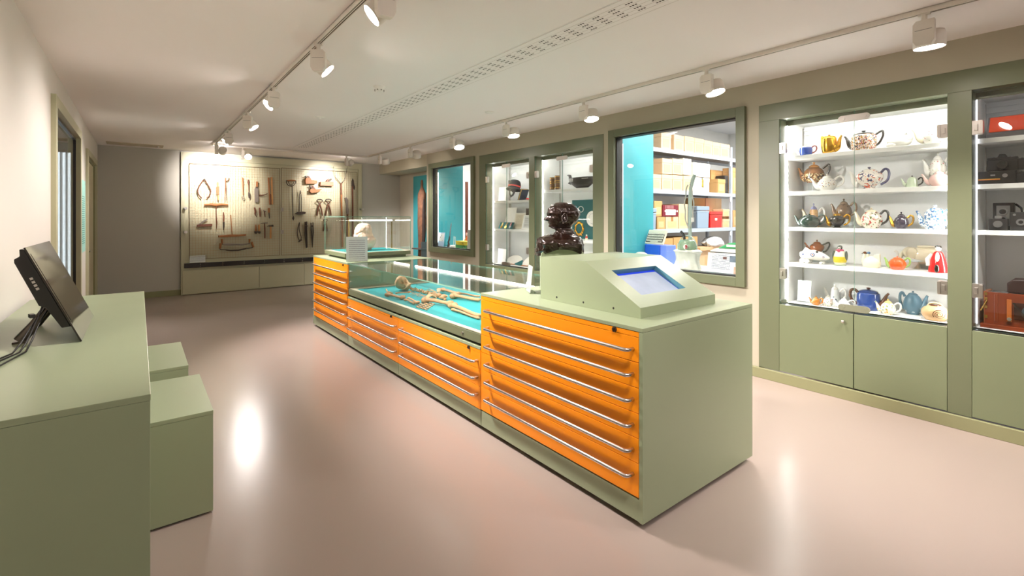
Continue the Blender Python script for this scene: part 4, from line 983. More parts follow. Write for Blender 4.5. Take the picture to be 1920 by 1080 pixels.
# penguin pot
y = at_shelf(C4, 560, 565, F_); 
r = thing('penguin_teapot', 'penguin shaped pot with pink scarf and yellow belly on fourth shelf', 'teapot', (F_, y, SH[3] + .0005), math.pi, group='teapots on the lit shelves')
link('body', MB().lathe(smoothp([(.04, .008), (.048, .03), (.05, .06), (.043, .10), (.03, .128), (.018, .138)]), 24, 0, None, .85, 1), gl_('penguin_white', 'ece8c8'), r, False)
link('belly', MB().lathe(smoothp([(.042, .018), (.0505, .035), (.052, .055), (.0495, .078)]), 24, 0, None, .86, 1, caps=False), gl_('penguin_yellow', 'd9c030'), r, False)
for s in (-1, 1): link('wing', MB().ball((-.004, s * .047, .085), (.024, .012, .045), 14), gl_('penguin_grey', '4a5048'), r, False)
h = link('head', MB().ball((.0, 0, .158), (.022, .02, .022), 14), bpy.data.materials['penguin_grey'], r, False)
link('face', MB().ball((.009, 0, .155), (.016, .014, .013), 12), WHT, h, False); link('beak', MB().tube([(.02, 0, .155), (.036, 0, .15)], [.006, .001], 8), gl_('beak', '6a3a1a'), h, False)
link('scarf', MB().lathe(smoothp([(.024, .126), (.031, .131), (.027, .141), (.02, .144)]), 20).ball((.026, .0, .122), (.006, .013, .008), 10), gl_('scarf_pink', 'c05070'), r, False)
link('base', MB().lathe([(.045, 0), (.05, .004), (.046, .010)], 24), gl_('penguin_base', '8a9a7a'), r, False)
# pair of geese jug
y = at_shelf(C4, 795, 580, F_)
r = thing('bird_teapot', 'cream pot shaped as two geese with blue and brown heads on fourth shelf', 'teapot', (F_, y, SH[3] + .0005), math.pi / 2, group='teapots on the lit shelves')
link('body', MB().lathe(smoothp([(.05, 0), (.062, .02), (.064, .045), (.05, .075), (.02, .095), (.0001, .10)]), 24, 0, Matrix.Translation((-.01, 0, 0)), 1.05, .7), CRM, r, False)
link('tail', MB().prism([(-.075, .01), (-.02, .04), (-.03, .11), (-.07, .12)], 'y', -.018, .018), CRM, r, False, bev=.004)
for x_, c_ in ((.035, 'goose_brown'), (.008, 'goose_blue')):
    link('neck', MB().tube([(x_ + .01, 0, .05), (x_ + .008, .01, .085), (x_, .012, .115)], [.018, .011, .008], 10), CRM, r, False)
    hh = link('head', MB().ball((x_ - .002, .014, .124), (.013, .010, .011), 12), gl_(c_, '6a3a24' if 'brown' in c_ else '4a6a8c'), r, False)
    link('beak', MB().tube([(x_ + .008, .015, .122), (x_ + .022, .016, .115)], [.005, .0015], 8), BLKG, hh, False)
# swan
y = at_shelf(C4, 1085, 525, M_ + .04)
r = thing('swan_teapot', 'white swan shaped pot with raised neck behind the carrot teapot', 'teapot', (M_ + .05, y, SH[3] + .0005), math.pi / 2, group='teapots on the lit shelves')
link('body', MB().lathe(smoothp([(.035, 0), (.04, .01), (.06, .04), (.062, .06), (.04, .085), (.0001, .092)]), 24, 0, None, 1.1, .7), WHT, r, False)
link('neck', MB().tube([(.045, 0, .055), (.07, 0, .075), (.068, 0, .11), (.072, 0, .135), (.088, 0, .142)], [.02, .013, .009, .009, .010], 12), WHT, r, False)
link('wing', MB().prism([(-.11, .07), (.0, .055), (.05, .075), (.0, .09), (-.06, .082)], 'y', -.05, .05), gl_('pale_blue_glaze', 'd4e2e8'), r, False, bev=.003)
# large cream elephant pot
y = at_shelf(C4, 1195, 560, B_)
r = thing('elephant_teapot', 'large pale cream elephant shaped pot at the back of fourth shelf', 'teapot', (B_ + .03, y, SH[3] + .0005), math.pi / 2, group='teapots on the lit shelves')
link('body', MB().ball((-.02, 0, .11), (.12, .05, .075), 24), CRM, r, False)
for x_ in (-.09, .045):
    for s in (-1, 1): link('leg', MB().lathe(smoothp([(.03, 0), (.027, .03), (.03, .08)]), 14, 0, Matrix.Translation((x_, s * .018, 0))), CRM, r, False)
link('head', MB().ball((.085, 0, .13), (.05, .04, .05), 18).tube([(.12, 0, .13), (.145, 0, .10), (.15, 0, .06), (.165, 0, .045)], [.024, .018, .013, .01], 12), CRM, r, False)
for s in (-1, 1): link('ear', MB().ball((.06, s * .04, .125), (.04, .008, .05), 14), CRM, r, False)
link('lid', MB().ball((-.02, 0, .185), (.06, .04, .014), 16), CRM, r, False)
# red coat figure
y = at_shelf(C4, 1325, 620, F_ - .03)
r = thing('figure_teapot', 'figure shaped pot in red coat with black hair at right of fourth shelf', 'teapot', (F_ - .03, min(y, 1.9), SH[3] + .0005), math.pi, group='teapots on the lit shelves')
link('coat', MB().lathe(smoothp([(.058, 0), (.06, .02), (.052, .07), (.04, .12), (.026, .155), (.012, .165)]), 28, 0, None, .8, 1, lambda t, q, z: q * (1 + .04 * math.cos(6 * t))), gl_('red_glaze', 'c8191c'), r, False)
link('shirt', MB().ball((.028, 0, .115), (.016, .014, .045), 12), WHT, r, False); link('trousers', MB().ball((.042, 0, .03), (.012, .016, .035), 12), BLKG, r, False)
link('sleeve', MB().tube([(0, -.035, .14), (.01, -.06, .10), (.02, -.055, .05)], [.014, .018, .014], 10), WHT, r, False)
h = link('head', MB().ball((0, 0, .185), (.021, .019, .024), 16).ball((.02, 0, .183), .005, 8), gl_('face_glaze', 'efe0d4'), r, False)
link('hair', MB().ball((-.003, 0, .196), (.021, .0205, .018), 14), BLKG, h, False)
# swirl pot
y = at_shelf(C4, 1300, 985, F_ - .03)
r = thing('snail_teapot', 'sandy round pot with brown spiral at right end of bottom shelf', 'teapot', (F_ - .02, max(y, .905), SH[4] + .0005), math.pi, group='teapots on the lit shelves')
SAND = gl_('sandy_glaze', 'dfb585', n=.08)
link('body', MB().lathe(smoothp([(.05, 0), (.06, .005), (.08, .03), (.088, .06), (.078, .09), (.05, .11), (.035, .118)]), 32, 0, None, .75, 1), SAND, r, False)
sp_ = []
for k in range(50):
    t = k / 49; a_ = t * 5.2 * math.pi; q = .006 + .033 * t
    yy, zz = .035 + q * math.cos(a_), .055 + q * math.sin(a_) * .95; rad = max(.05, 1 - ((zz - .058) / .07) ** 2) ** .5 * .089
    xx = .75 * math.sqrt(max(.0001, rad ** 2 - yy ** 2)); sp_.append((xx - .0005, yy, zz))
link('spiral', MB().tube(sp_, .0022, 6), BRN, r, False)
link('handle', MB().tube([(0, -.045, .108), (0, -.03, .13), (0, 0, .137), (0, .03, .13), (0, .045, .108)], .008, 10), SAND, r, False)
link('rim', MB().lathe([(.036, .115), (.040, .122), (.034, .124)], 20), BRN, r, False)
# caption sheet
a = RX(*C4(172, 850), 4.98)
caption('caption_stand', 'tall white printed sheet standing at left of the bottom teapot shelf', (4.97, 1.895, SH[4] + .0005), math.pi, .115, .20, .1, print_mat('sheet_print', rows=22, cover=.5, z0=.35), foot=True)

# ------------------------------------------------------------------ camera bay
SB = [2.068, 1.735, 1.40, .690]
LEA = mat('black_leatherette', '1d1b1b', .5, bump=.2, bs=300); SIL = mat('satin_silver', '9a9a9c', .3, .8); LENSG = mat('lens_glass', '10131a', .03, coat=1)
def CY(px, X): return RX(px, 400, X).y
x0, x1 = CY(1852, 4.95), CY(1990, 4.95)
r = thing('slide_viewer', 'grey wedge cased device with large orange face on top shelf beside teapots', 'device', (4.98, (x0 + x1) / 2, SB[0]))
link('case', MB().prism([(4.90, SB[0] + .001), (5.10, SB[0] + .001), (5.10, SB[0] + .16), (4.975, SB[0] + .165), (4.895, SB[0] + .03)], 'y', x0, x1), mat('device_grey', '6e6a6c', .35, .2), r, bev=.004)
T = Matrix.Translation((4.894, 0, SB[0] + .033)) @ Matrix.Rotation(math.atan2(.08, .135), 4, 'Y')
link('face', MB().box(-.003, -.0005, x1 + .012, x0 - .012, .012, .145, 0, T), mat('orange_panel', 'e8480c', .35), r)
def slr(name, label, y, X, z, s=1, pent=True, m=LEA, rz=math.pi):
    r = thing(name, label, 'camera', (X, y, z + .0005), rz, group='old cameras in the dim bay')
    link('body', MB().box(-.02 * s, .02 * s, -.07 * s, .07 * s, .0, .07 * s), m, r, False, bev=.004)
    link('top_plate', MB().box(-.018 * s, .018 * s, -.068 * s, .068 * s, .0705 * s, .085 * s).prism([(-.022 * s, .085 * s), (.022 * s, .085 * s), (.012 * s, .105 * s), (-.012 * s, .105 * s)], 'x', -.016 * s, .022 * s), SIL if not pent else m, r, False, bev=.002)
    ln = link('lens', MB().cyl((.02 * s, 0, .036 * s), (.055 * s, 0, .036 * s), .028 * s, n=24).cyl((.055 * s, 0, .036 * s), (.06 * s, 0, .036 * s), .025 * s, n=24), BLACKP, r, False)
    link('front_element', MB().cyl((.0602 * s, 0, .036 * s), (.061 * s, 0, .036 * s), .02 * s, n=20), LENSG, ln, False)
    link('dial', MB().cyl((0, .045 * s, .085 * s), (0, .045 * s, .093 * s), .012 * s, n=16).cyl((0, -.045 * s, .085 * s), (0, -.045 * s, .092 * s), .009 * s, n=16), SIL, r, False)
    return r
# striped box instant camera with an SLR on top
y = CY(1866, 4.95)
r = thing('box_camera', 'black camera with thin rainbow stripe lying on second shelf of dim bay', 'camera', (4.95, y, SB[1] + .0005), math.pi, group='old cameras in the dim bay')
link('body', MB().box(-.04, .04, -.11, .11, 0, .095), BLACKP, r, False, bev=.004)
link('stripe', MB().box(.0405, .0412, -.10, .03, .03, .036), mat('stripe_orange', 'd8742c', .4), r, False); link('stripe', MB().box(.0405, .0412, -.10, .03, .0365, .040), mat('stripe_yellow', 'd8b03c', .4), r, False)
link('dial', MB().cyl((.04, .055, .06), (.046, .055, .06), .014, n=18), SIL, r, False); link('badge', MB().box(.0405, .0414, -.02, .005, .06, .07), SIL, r, False)
slr('reflex_camera', 'black reflex camera stacked on the striped camera', CY(1880, 4.96), 4.96, SB[1] + .0965, 1.15)
slr('reflex_camera', 'black reflex camera at cropped right edge, stacked on another camera', CY(1935, 4.96), 4.96, SB[1] + .098, .95)
slr('reflex_camera', 'black camera under the reflex at cropped right edge of second shelf', CY(1930, 4.95), 4.95, SB[1], .98)
# twin lens camera
y = CY(1880, 4.97)
r = thing('twin_lens_camera', 'grey twin lens camera standing on third shelf of dim bay', 'camera', (5.03, y, SB[2] + .0005), math.pi, group='old cameras in the dim bay')
link('body', MB().box(-.035, .03, -.055, .055, .0, .20), LEA, r, False, bev=.003)
pl = link('front_plate', MB().box(.0305, .036, -.036, .036, .03, .18), SIL, r, False, bev=.002)
for z in (.075, .135):
    l_ = link('lens', MB().cyl((.036, 0, z), (.06, 0, z), .026, n=24), SIL, r, False); link('glass', MB().cyl((.0602, 0, z), (.061, 0, z), .018, n=20), LENSG, l_, False)
link('strap', MB().tube([(0, .06, .19), (.02, .09, .16), (.03, .10, .10), (.02, .12, .03)], .004, 8, flat=2), BLKG, r, False)
y = CY(1872, 4.90)
r = thing('folding_camera', 'small grey folding camera before the twin lens camera', 'camera', (4.90, y, SB[2] + .0005), math.pi, group='old cameras in the dim bay')
link('body', MB().box(-.018, .012, -.05, .05, 0, .085), LEA, r, False, bev=.004); link('lens', MB().cyl((.012, 0, .045), (.032, 0, .045), .024, n=22).cyl((.032, 0, .045), (.036, 0, .045), .016, n=18), SIL, r, False)
link('finder', MB().box(-.01, .01, -.018, .018, .086, .105), SIL, r, False)
y = CY(1915, 4.92)
r = thing('box_camera', 'black box camera with round brass lens on third shelf', 'camera', (4.95, y, SB[2] + .0005), math.pi, group='old cameras in the dim bay')
link('body', MB().box(-.06, .05, -.055, .055, 0, .13), LEA, r, False, bev=.003); link('lens', MB().cyl((.05, 0, .06), (.058, 0, .06), .024, n=22), SIL, r, False)
link('glass', MB().cyl((.058, 0, .06), (.0595, 0, .06), .012, n=18), LENSG, r, False)
for s in (-1, 1): link('finder_window', MB().cyl((.0505, s * .032, .112), (.052, s * .032, .112), .008, n=14), SIL, r, False)
# wooden field camera
MAHO = mat('mahogany', '7a3418', .22, n=.25, ns=12, coat=.5); MAHOL = mat('light_mahogany', 'b8642a', .25, n=.15, ns=12, coat=.5); BRS = mat('brass', 'c09a4a', .25, .9)
z = SB[3]; ya, yb = CY(1840, 4.92), CY(2000, 4.92)
r = thing('field_camera', 'large varnished wooden plate camera on bottom shelf of dim bay', 'camera', (4.98, (ya + yb) / 2, z + .0005))
link('base_board', MB().box(4.87, 5.15, yb, ya, z + .001, z + .03), MAHO, r, bev=.003)
link('front_frame', MB().box(4.90, 4.925, yb, ya - .02, z + .03, z + .26).box(4.895, 4.90, ya - .09, ya - .07, z + .05, z + .25), MAHO, r, bev=.002)
link('side_board', MB().box(4.925, 5.14, ya - .03, ya - .012, z + .03, z + .26), MAHOL, r, bev=.002)
link('inner_strut', MB().box(4.885, 4.90, ya - .16, ya - .135, z + .06, z + .22), MAHOL, r, bev=.002)
link('door_panel', MB().box(4.888, 4.90, yb + .02, ya - .17, z + .08, z + .20), mat('dark_mahogany', '3c1a10', .25, coat=.5), r, bev=.002)
link('lens_barrel', MB().cyl((4.86, ya - .27, z + .14), (4.90, ya - .27, z + .14), .06, n=28), mat('grey_barrel', '4a5054', .3, .3), r); link('brass_ring', MB().cyl((4.885, ya - .148, z + .08), (4.88, ya - .148, z + .08), .012, n=18), CHROME, r)
link('strut', MB().tube([(4.89, ya, z + .12), (4.89, ya - .035, z + .2)], .005, 8), BRS, r); link('strut', MB().tube([(4.87, ya - .17, z + .2), (4.86, ya - .24, z + .09)], .007, 8), BLKG, r)
for zz in (.07, .14, .2, .235): link('brass_plate', MB().box(4.893, 4.8955, ya - .035, ya - .02, z + zz, z + zz + .02), BRS, r)
link('bellows', MB().prism([(4.93 + .02 * k, z + .225 + (.025 if k % 2 else 0)) for k in range(11)] + [(5.13, z + .04), (4.93, z + .04)], 'y', yb + .01, ya - .035), BLACKP, r)
solo('camera_case', 'dark brown rounded leather case resting on the wooden plate camera', 'case', MB().prism([(yb, z + .2615), (ya - .13, z + .2615), (ya - .13, z + .33), (ya - .16, z + .36), (yb, z + .365)], 'x', 4.94, 5.08), mat('dark_leather', '2e1712', .5, n=.2), bev=.008)
# ------------------------------------------------------------------ contents of the cabinet behind the bust
C1 = crop_box(760, 250, .2408); CK = crop_box(680, 280, .2037); C8 = crop_box(1130, 350, .1852)
def card(name, label, cat, C, quad, X, z, m, thick=.004, lean=.0, group=None, frame=None):
    """flat upright sheet/board standing on z at wall depth X; quad = crop (xl, xr, yt)"""
    a, b = RX(*C(quad[0], quad[2]), X), RX(*C(quad[1], quad[2]), X)
    wd = abs(a.y - b.y); ht = (a.z + b.z) / 2 - z
    r = thing(name, label, cat, (X, (a.y + b.y) / 2, z + .0006), math.pi, group)
    T = MT((0, 0, 0), 0, 0, -lean)
    if frame:
        f = .018
        link('frame', MB().box(-thick, thick, -wd/2, wd/2, 0, f, 0, T).box(-thick, thick, -wd/2, wd/2, ht - f, ht, 0, T).box(-thick, thick, -wd/2, -wd/2 + f, f, ht - f, 0, T).box(-thick, thick, wd/2 - f, wd/2, f, ht - f, 0, T), frame, r, False, bev=.001)
        link('picture', MB().box(-thick * .6, thick * .5, -wd/2 + f, wd/2 - f, f, ht - f, 0, T), m, r, False)
    else: link('sheet', MB().box(-thick / 2, thick / 2, -wd/2, wd/2, 0, ht, 0, T), m, r, False)
    link('rest', MB().prism([(-.004 - lean * ht * .8, ht * .5), (-.008 - lean * ht * .8, ht * .5), (-.06 - lean * .02, .001), (-.05, .001)], 'y', -.01, .01), ACR, r, False)
    return r
SR, SL_ = [1.897, 1.168, .690], [1.766, 1.288, .690]
card('caption_sheet', 'white printed sheet standing at left of the black bonnet', 'label', C1, (703, 783, 420), 4.95, SL_[0], bpy.data.materials['sheet_print'], lean=.08)
# black bonnet with ribbon
c = RX(*C1(845, 405), 4.98); VEL = mat('black_velvet', '15151b', .8, bump=.3, bs=90); RIB = mat('red_ribbon', 'c8352c', .5)
r = thing('bonnet', 'black bonnet with red band and chin strap displayed in the cabinet', 'hat', (4.98, c.y, SL_[0] + .0006), math.pi)
hz = c.z - SL_[0]
link('stand', MB().cyl((0, 0, 0), (0, 0, hz), .005, n=10).cyl((0, 0, 0), (0, 0, .006), .05, n=20), ACR, r, False)
link('crown', MB().lathe(smoothp([(.10, -.06), (.112, -.02), (.108, .03), (.085, .075), (.04, .09), (.0001, .092)]), 28, 0, MT((0, .02, hz), 0, ry=-.25), .9, 1), VEL, r, False)
link('brim', MB().lathe(smoothp([(.10, -.05), (.13, -.07), (.135, -.085), (.12, -.08), (.1, -.06)]), 28, 0, MT((0, .02, hz), 0, ry=-.25), .9, 1.1), VEL, r, False)
link('band', MB().lathe([(.1135, -.035), (.1145, -.012)], 28, 0, MT((0, .02, hz), 0, ry=-.25), .9, 1, caps=False), RIB, r, False)
link('bow', MB().prism([(-.03, hz + .06), (-.16, hz + .095), (-.16, hz - .05), (-.10, hz - .06), (-.05, hz - .12)], 'x', -.03, -.005), VEL, r, False, bev=.006)
link('strap', MB().tube([(.03, .08, hz - .07), (.05, .04, hz - .16), (.05, -.02, hz - .19), (.02, -.09, hz - .13), (.0, -.11, hz - .06)], .009, 8, flat=2), VEL, r, False)
c = RX(*C1(900, 515), 4.96)
r = thing('old_book', 'dark blue book with gilt page edge leaning beside the bonnet', 'book', (4.98, c.y - .02, SL_[0] + .0006), math.pi)
T = MT((0, -.03, .0), 0, rx=-.45)
link('cover', MB().box(-.07, .07, -.02, -.015, 0, .20, 0, T).box(-.07, .07, .015, .02, 0, .2, 0, T).box(-.075, -.07, -.02, .02, 0, .2, 0, T), mat('book_navy', '262c3c', .6), r, False, bev=.001)
link('pages', MB().box(-.068, .066, -.0145, .0145, .004, .196, 0, T), mat('gilt_pages', 'c8a25a', .5), r, False)
c = RX(*C1(952, 510), 4.92)
solo('red_ornament', 'small red rounded object at right end of the bonnet shelf', 'ornament', MB().lathe(smoothp([(.02, 0), (.03, .015), (.024, .03), (.0001, .036)]), 18, 0, Matrix.Translation((4.92, max(c.y, 5.64), SL_[0] + .0006))), gl_('red_gloss', 'b8181c'))
LETTER = print_mat('document_print', 'e6dcc6', 'b09c78', 16, cover=.6)
card('document_board', 'large off-white document on board leaning on the middle shelf', 'document', C1, (712, 845, 576), 5.08, SL_[1], print_mat('pale_document', 'efe9de', 'd8cdb8', 9, cover=.35), lean=.2)
c0, c1 = RX(*C1(722, 700), 4.93), RX(*C1(830, 700), 4.93)
r = thing('medal_board', 'dark teal board with three medals on coloured ribbons', 'medals', (4.93, (c0.y + c1.y) / 2, SL_[1] + .0006), math.pi)
wd = c0.y - c1.y; T = MT((0, 0, 0), 0, 0, -.45)
link('board', MB().box(-.004, .0, -wd/2, wd/2, 0, .125, 0, T), mat('dark_teal_cloth', '0f5a5c', .8), r, False, bev=.001)
for k, cc in enumerate(('b03a48', 'd88a34', 'd8b048')):
    y_ = wd * .3 * (1 - k)
    md = link('medal', MB().cyl(T @ Vector((.0005, y_, .035)), T @ Vector((.005, y_, .035)), .025, n=20), GLD if k else SIL, r, False)
    link('ribbon', MB().box(.0005, .003, y_ - .02, y_ + .02, .055, .118, 0, T), mat('ribbon_%s' % ('crimson', 'orange', 'yellow')[k], cc, .7), md, False)
    link('stripe', MB().box(.003, .0035, y_ - .004, y_ + .004, .05, .115, 0, T), WHITE_P, md, False)
card('framed_letter', 'cream framed document in middle of the shelf below the bonnet', 'picture', C1, (838, 915, 617), 5.02, SL_[1], LETTER, .006, .2, frame=mat('cream_frame', 'ece6d6', .4))
card('framed_letter', 'white framed sheet at right end of the shelf below the bonnet', 'picture', C1, (905, 985, 633), 4.97, SL_[1], print_mat('grey_document', 'dcdcd8', '8c8c88', 10), .006, .25, frame=WHITE_P)
c = RX(*C1(945, 600), 5.12)
r = thing('mounted_photograph', 'small upright photograph behind the white framed sheet', 'picture', (5.14, c.y, SL_[1] + .0006), math.pi)
link('mount', MB().box(-.003, .0, -.05, .05, 0, c.z - SL_[1] + .04), mat('mount_card', 'd9cfbb', .7), r, False); link('photo', MB().box(.0, .001, -.04, .04, .12, c.z - SL_[1] + .03), mat('sepia', '5c4a3c', .5, n=.5, ns=25), r, False)
card('caption_sheet', 'white printed sheet at left on the bottom of the far bay', 'label', C1, (700, 779, 898), 4.93, SL_[2], bpy.data.materials['sheet_print'], lean=.08)
for k, (xl, xr, lb) in enumerate(((765, 905, 'left of two open fans, cream with teal edge, on the cabinet bottom'), (900, 985, 'right of two open fans, cream with teal edge, on the cabinet bottom'))):
    a, b = RX(*C1(xl, 1000), 4.93), RX(*C1(xr, 1000), 4.93); b.y = max(b.y, 5.62)
    r = thing('folding_fan', lb, 'fan', (4.94, (a.y + b.y) / 2, SL_[2] + .0006), math.pi, 'pair of open fans')
    wd = a.y - b.y; T = MT((0, 0, 0), 0, 0, -.5)
    pts = [(-wd / 2, .01)] + [(-wd / 2 + wd * (.5 + .5 * math.cos(math.pi - math.pi * q_ / 12 * .75)), .02 + .16 * math.sin(math.pi * q_ / 12 * .75)) for q_ in range(1, 13)] + [(wd / 2, .0)]
    link('leaf', MB().prism(pts, 'x', -.004, .0, 0, T), mat('fan_leaf', 'e9e4da', .7) if k == 0 else bpy.data.materials['fan_leaf'], r, False)
    link('edge', MB().prism([(wd * .0, .01), (wd / 2, .0), (wd * .42, .11)], 'x', .0005, .003, 0, T), bpy.data.materials['dark_teal_cloth'], r, False)
    link('guard', MB().tube([T @ Vector((.004, -wd / 2, .008)), T @ Vector((.006, wd * .1, .012))], .008, 8), mat('fan_wood', 'a8683c', .5) if k == 0 else bpy.data.materials['fan_wood'], r, False)
# near bay (right)
for k, (xl, xr, yt) in enumerate(((1130, 1158, 345), (1170, 1197, 331))):
    a, b = RX(*C1(xl, yt), 4.96), RX(*C1(xr, yt), 4.96); h = a.z - SR[0]; rr = (a.y - b.y) / 2
    r = thing('turned_cylinder', ['shorter of two brown banded wooden cylinders on top shelf', 'taller of two brown banded wooden cylinders on top shelf'][k], 'cylinder', (4.96, (a.y + b.y) / 2, SR[0] + .0006), group='banded wooden cylinders')
    link('body', MB().cyl((0, 0, 0), (0, 0, h), rr, n=22), mat('turned_wood', '5a3c22', .4, n=.3, ns=30) if k == 0 else bpy.data.materials['turned_wood'], r, False)
    for q_ in (.15, .5, .62, .9): link('band', MB().lathe([(rr + .0002, h * q_), (rr + .0015, h * q_ + .003), (rr + .0002, h * q_ + .008)], 22, caps=False), BRS, r, False)
a, b = RX(*C1(1262, 380), 4.95), RX(*C1(1475, 380), 4.95); wd = a.y - b.y; ht = RX(*C1(1300, 322), 4.95).z - SR[0]
r = thing('bird_bowl', 'black bird headed bowl with pale dotted rim on the top shelf', 'bowl', (4.96, max((a.y + b.y) / 2, 4.31 + wd * .5), SR[0] + .0006), math.pi / 2)
EBON = mat('ebony_black', '1b1412', .3, coat=.3)
link('bowl', MB().lathe(smoothp([(.05, 0), (.075, .01), (.13, .06), (.155, .10), (.16, ht * .72), (.150, ht * .72), (.12, .07)]), 32, 0, Matrix.Translation((-.02, 0, 0)), wd / .36, .55), EBON, r, False)
link('neck', MB().tube([(wd * .36, 0, ht * .35), (wd * .40, 0, ht * .7), (wd * .42, 0, ht * .92), (wd * .47, 0, ht * .97), (wd * .53, 0, ht * 1.0)], [.03, .026, .022, .013, .004], 12).tube([(wd * .38, 0, ht * .5), (wd * .47, 0, ht * .42)], [.016, .012], 10), EBON, r, False)
for k in range(3):
    for q_ in range(4): link('inlay', MB().ball((wd * (.27 - .035 * q_), .088 - .002 * q_, ht * (.52 + .07 * k)), .0055, 6), WHT, r, False)
for q_ in range(6): link('inlay', MB().ball((-wd * (.18 + .04 * q_), .082, ht * .64), .0055, 6), WHT, r, False)
a, b = RX(*C1(1268, 520), 5.12), RX(*C1(1430, 520), 5.12)
r = thing('cloth_panel', 'dark teal cloth panel hung at back of the cabinet right of the bust', 'textile', (5.20, (a.y + b.y) / 2, SR[1] + .0006), math.pi)
wd = a.y - b.y; ht = a.z - SR[1]
link('cloth', MB().box(-.012, .0, -wd/2, wd/2, 0, ht), bpy.data.materials['dark_teal_cloth'], r, False, bev=.004)
def CB_(x, y): q_ = RX(*C1(x, y), 5.19); return Vector((.006, -(q_.y - (a.y + b.y) / 2), q_.z - SR[1]))
link('ring', MB().tube([CB_(1365 + 20 * math.cos(t), 592 + 22 * math.sin(t)) for t in [2 * math.pi * k / 20 for k in range(20)]], .006, 8, closed=True), WHT, r, False)
wr_ = MB(); random.seed(5)
for k in range(34):
    t = 2 * math.pi * k / 34; cc_ = CB_(1352 + 26 * math.cos(t) * (1 + .35 * random.random()), 742 + 42 * math.sin(t) * (1 + .3 * random.random())); wr_.ball(cc_, (.006, .018, .013), 6)
wr_.tube([CB_(1352 + 26 * math.cos(t), 742 + 42 * math.sin(t)) for t in [2 * math.pi * k / 20 for k in range(20)]], .008, 8, closed=True).tube([CB_(1340, 780), CB_(1330, 800)], .009, 8).tube([CB_(1360, 780), CB_(1375, 798)], .009, 8)
link('gold_wreath', wr_, GLD, r, False)
c = RX(*C1(1411, 835), 4.95)
r = thing('figurine', 'tiny red and cream figurine standing before the teal cloth panel', 'figurine', (4.95, c.y, SR[1] + .0006))
link('body', MB().lathe(smoothp([(.018, 0), (.022, .01), (.014, .04), (.01, .055)]), 14), CRM, r, False); link('coat', MB().lathe(smoothp([(.0165, .025), (.018, .035), (.0115, .056)]), 14, caps=False), RIB, r, False); link('head', MB().ball((0, 0, .068), .012, 10), CRM, r, False)
c = RX(*C1(1452, 570), 5.15)
r = thing('plate', 'white plate with grey ring standing at right end behind the glass', 'plate', (5.17, max(c.y, 4.43), SR[1] + .30), math.pi)
link('dish', MB().lathe([(.0001, 0), (.08, .002), (.11, .014), (.113, .014), (.085, -.004), (.0001, -.004)], 32, 0, Matrix.Rotation(math.pi / 2, 4, 'Y')), WHT, r, False)
link('ring', MB().lathe([(.072, .0025), (.078, .0026), (.078, .0022)], 32, 0, Matrix.Rotation(math.pi / 2, 4, 'Y'), caps=False), mat('ring_grey', 'a4a8ac', .4), r, False)
link('hook', MB().box(-.05, .0, -.01, .01, -.12, -.10), ACR, r, False)

# ------------------------------------------------------------------ storeroom behind the right wall
STW = mat('storeroom_paint', 'e4e4e2', .7); CZ = 3.35
struct('wall_storeroom', MB().box(5.25, 10.6, 5.55, 5.65, FLZ, CZ).box(10.5, 10.6, -1, 5.55, FLZ, CZ).box(5.25, 10.6, 1.2, 1.3, FLZ, CZ).box(5.25, 5.3, 1.3, 2.0, FLZ, CZ).box(XW, XW + .02, 2.3, 4.0, 2.6, CZ), STW)
struct('ceiling_storeroom', MB().box(XW, 10.6, 1.2, 5.65, CZ, CZ + .08), mat('storeroom_ceiling', 'dfe1e6', .8))
struct('partition_wall', MB().box(XW, 5.485, 3.95, 4.0, FLZ, CZ), TEAL)
area_light('storeroom_lamp', (6.6, 3.2, 3.3), (0, 0, 0), 2.2, .5, 95, (1, .98, .96))
area_light('storeroom_lamp', (9.0, 3.6, 3.3), (0, 0, 0), 1.6, .5, 45, (1, .98, .96))
struct('window_board', MB().box(XW + .001, 5.62, 2.31, 3.948, .84, .8795), WHITE_P)
LEDS = glow('niche_led', 'f2fbff', 5)
def led_tube(name, label, a, b):
    m = MB().cyl(a, b, .006, n=10); return solo(name, label, 'light', m, LEDS)
led_tube('led_tube', 'upright light tube hidden at left inside the large window niche', (XW + .03, 3.937, .95), (XW + .03, 3.937, 2.42))
# niche behind the small window
struct('niche_wall', MB().box(XW, 5.436, 8.70, 8.765, FLZ, CLZ), TEAL)
struct('wall_store_back', MB().box(5.31, 8.6, 11.35, 11.45, FLZ, 3.3).box(8.6, 8.7, 5.7, 11.4, FLZ, 3.3).box(5.25, 8.7, 5.66, 5.7, FLZ, 3.3).box(5.25, 5.3, 5.7, 7.0, FLZ, 3.3).box(5.30, 8.7, 5.7, 11.4, 3.25, 3.3), STW)
struct('niche_ceiling', MB().box(XW, 5.31, 6.98, 8.77, 2.60, 2.64).box(XW, 5.26, 6.95, 6.98, FLZ, 2.6), STW)
struct('niche_board', MB().box(XW + .001, 5.35, 7.0, 8.695, .84, .8795), WHITE_P)
area_light('storeroom_lamp', (6.6, 9.2, 3.2), (0, 0, 0), 1.6, 1.6, 110, (1, .98, .97))
led_tube('led_tube', 'upright light tube hidden at left inside the small window niche', (XW + .03, 8.685, .95), (XW + .03, 8.685, 2.40))
p = RY(875, 341, 9.3)
solo('brown_plank', 'tall narrow dark brown plank standing beyond the teal niche wall', 'plank', MB().box(p.x - .03, p.x + .03, 9.28, 9.32, FLZ, p.z), mat('plank_brown', '6a3424', .6, n=.2), bev=.003)
NZ0 = .88
c = RX(*CK(712, 903), 5.05)
def nid(x, y, X): q_ = RX(*CK(x, y), X); return q_
def nthing(name, label, cat, x, X, rz=math.pi, group=None): q_ = nid(x, 900, X); return thing(name, label, cat, (X, q_.y, NZ0), rz, group)
r = nthing('booklet', 'blue and white booklet with small picture leaning in the small window', 'booklet', 712, 4.815)
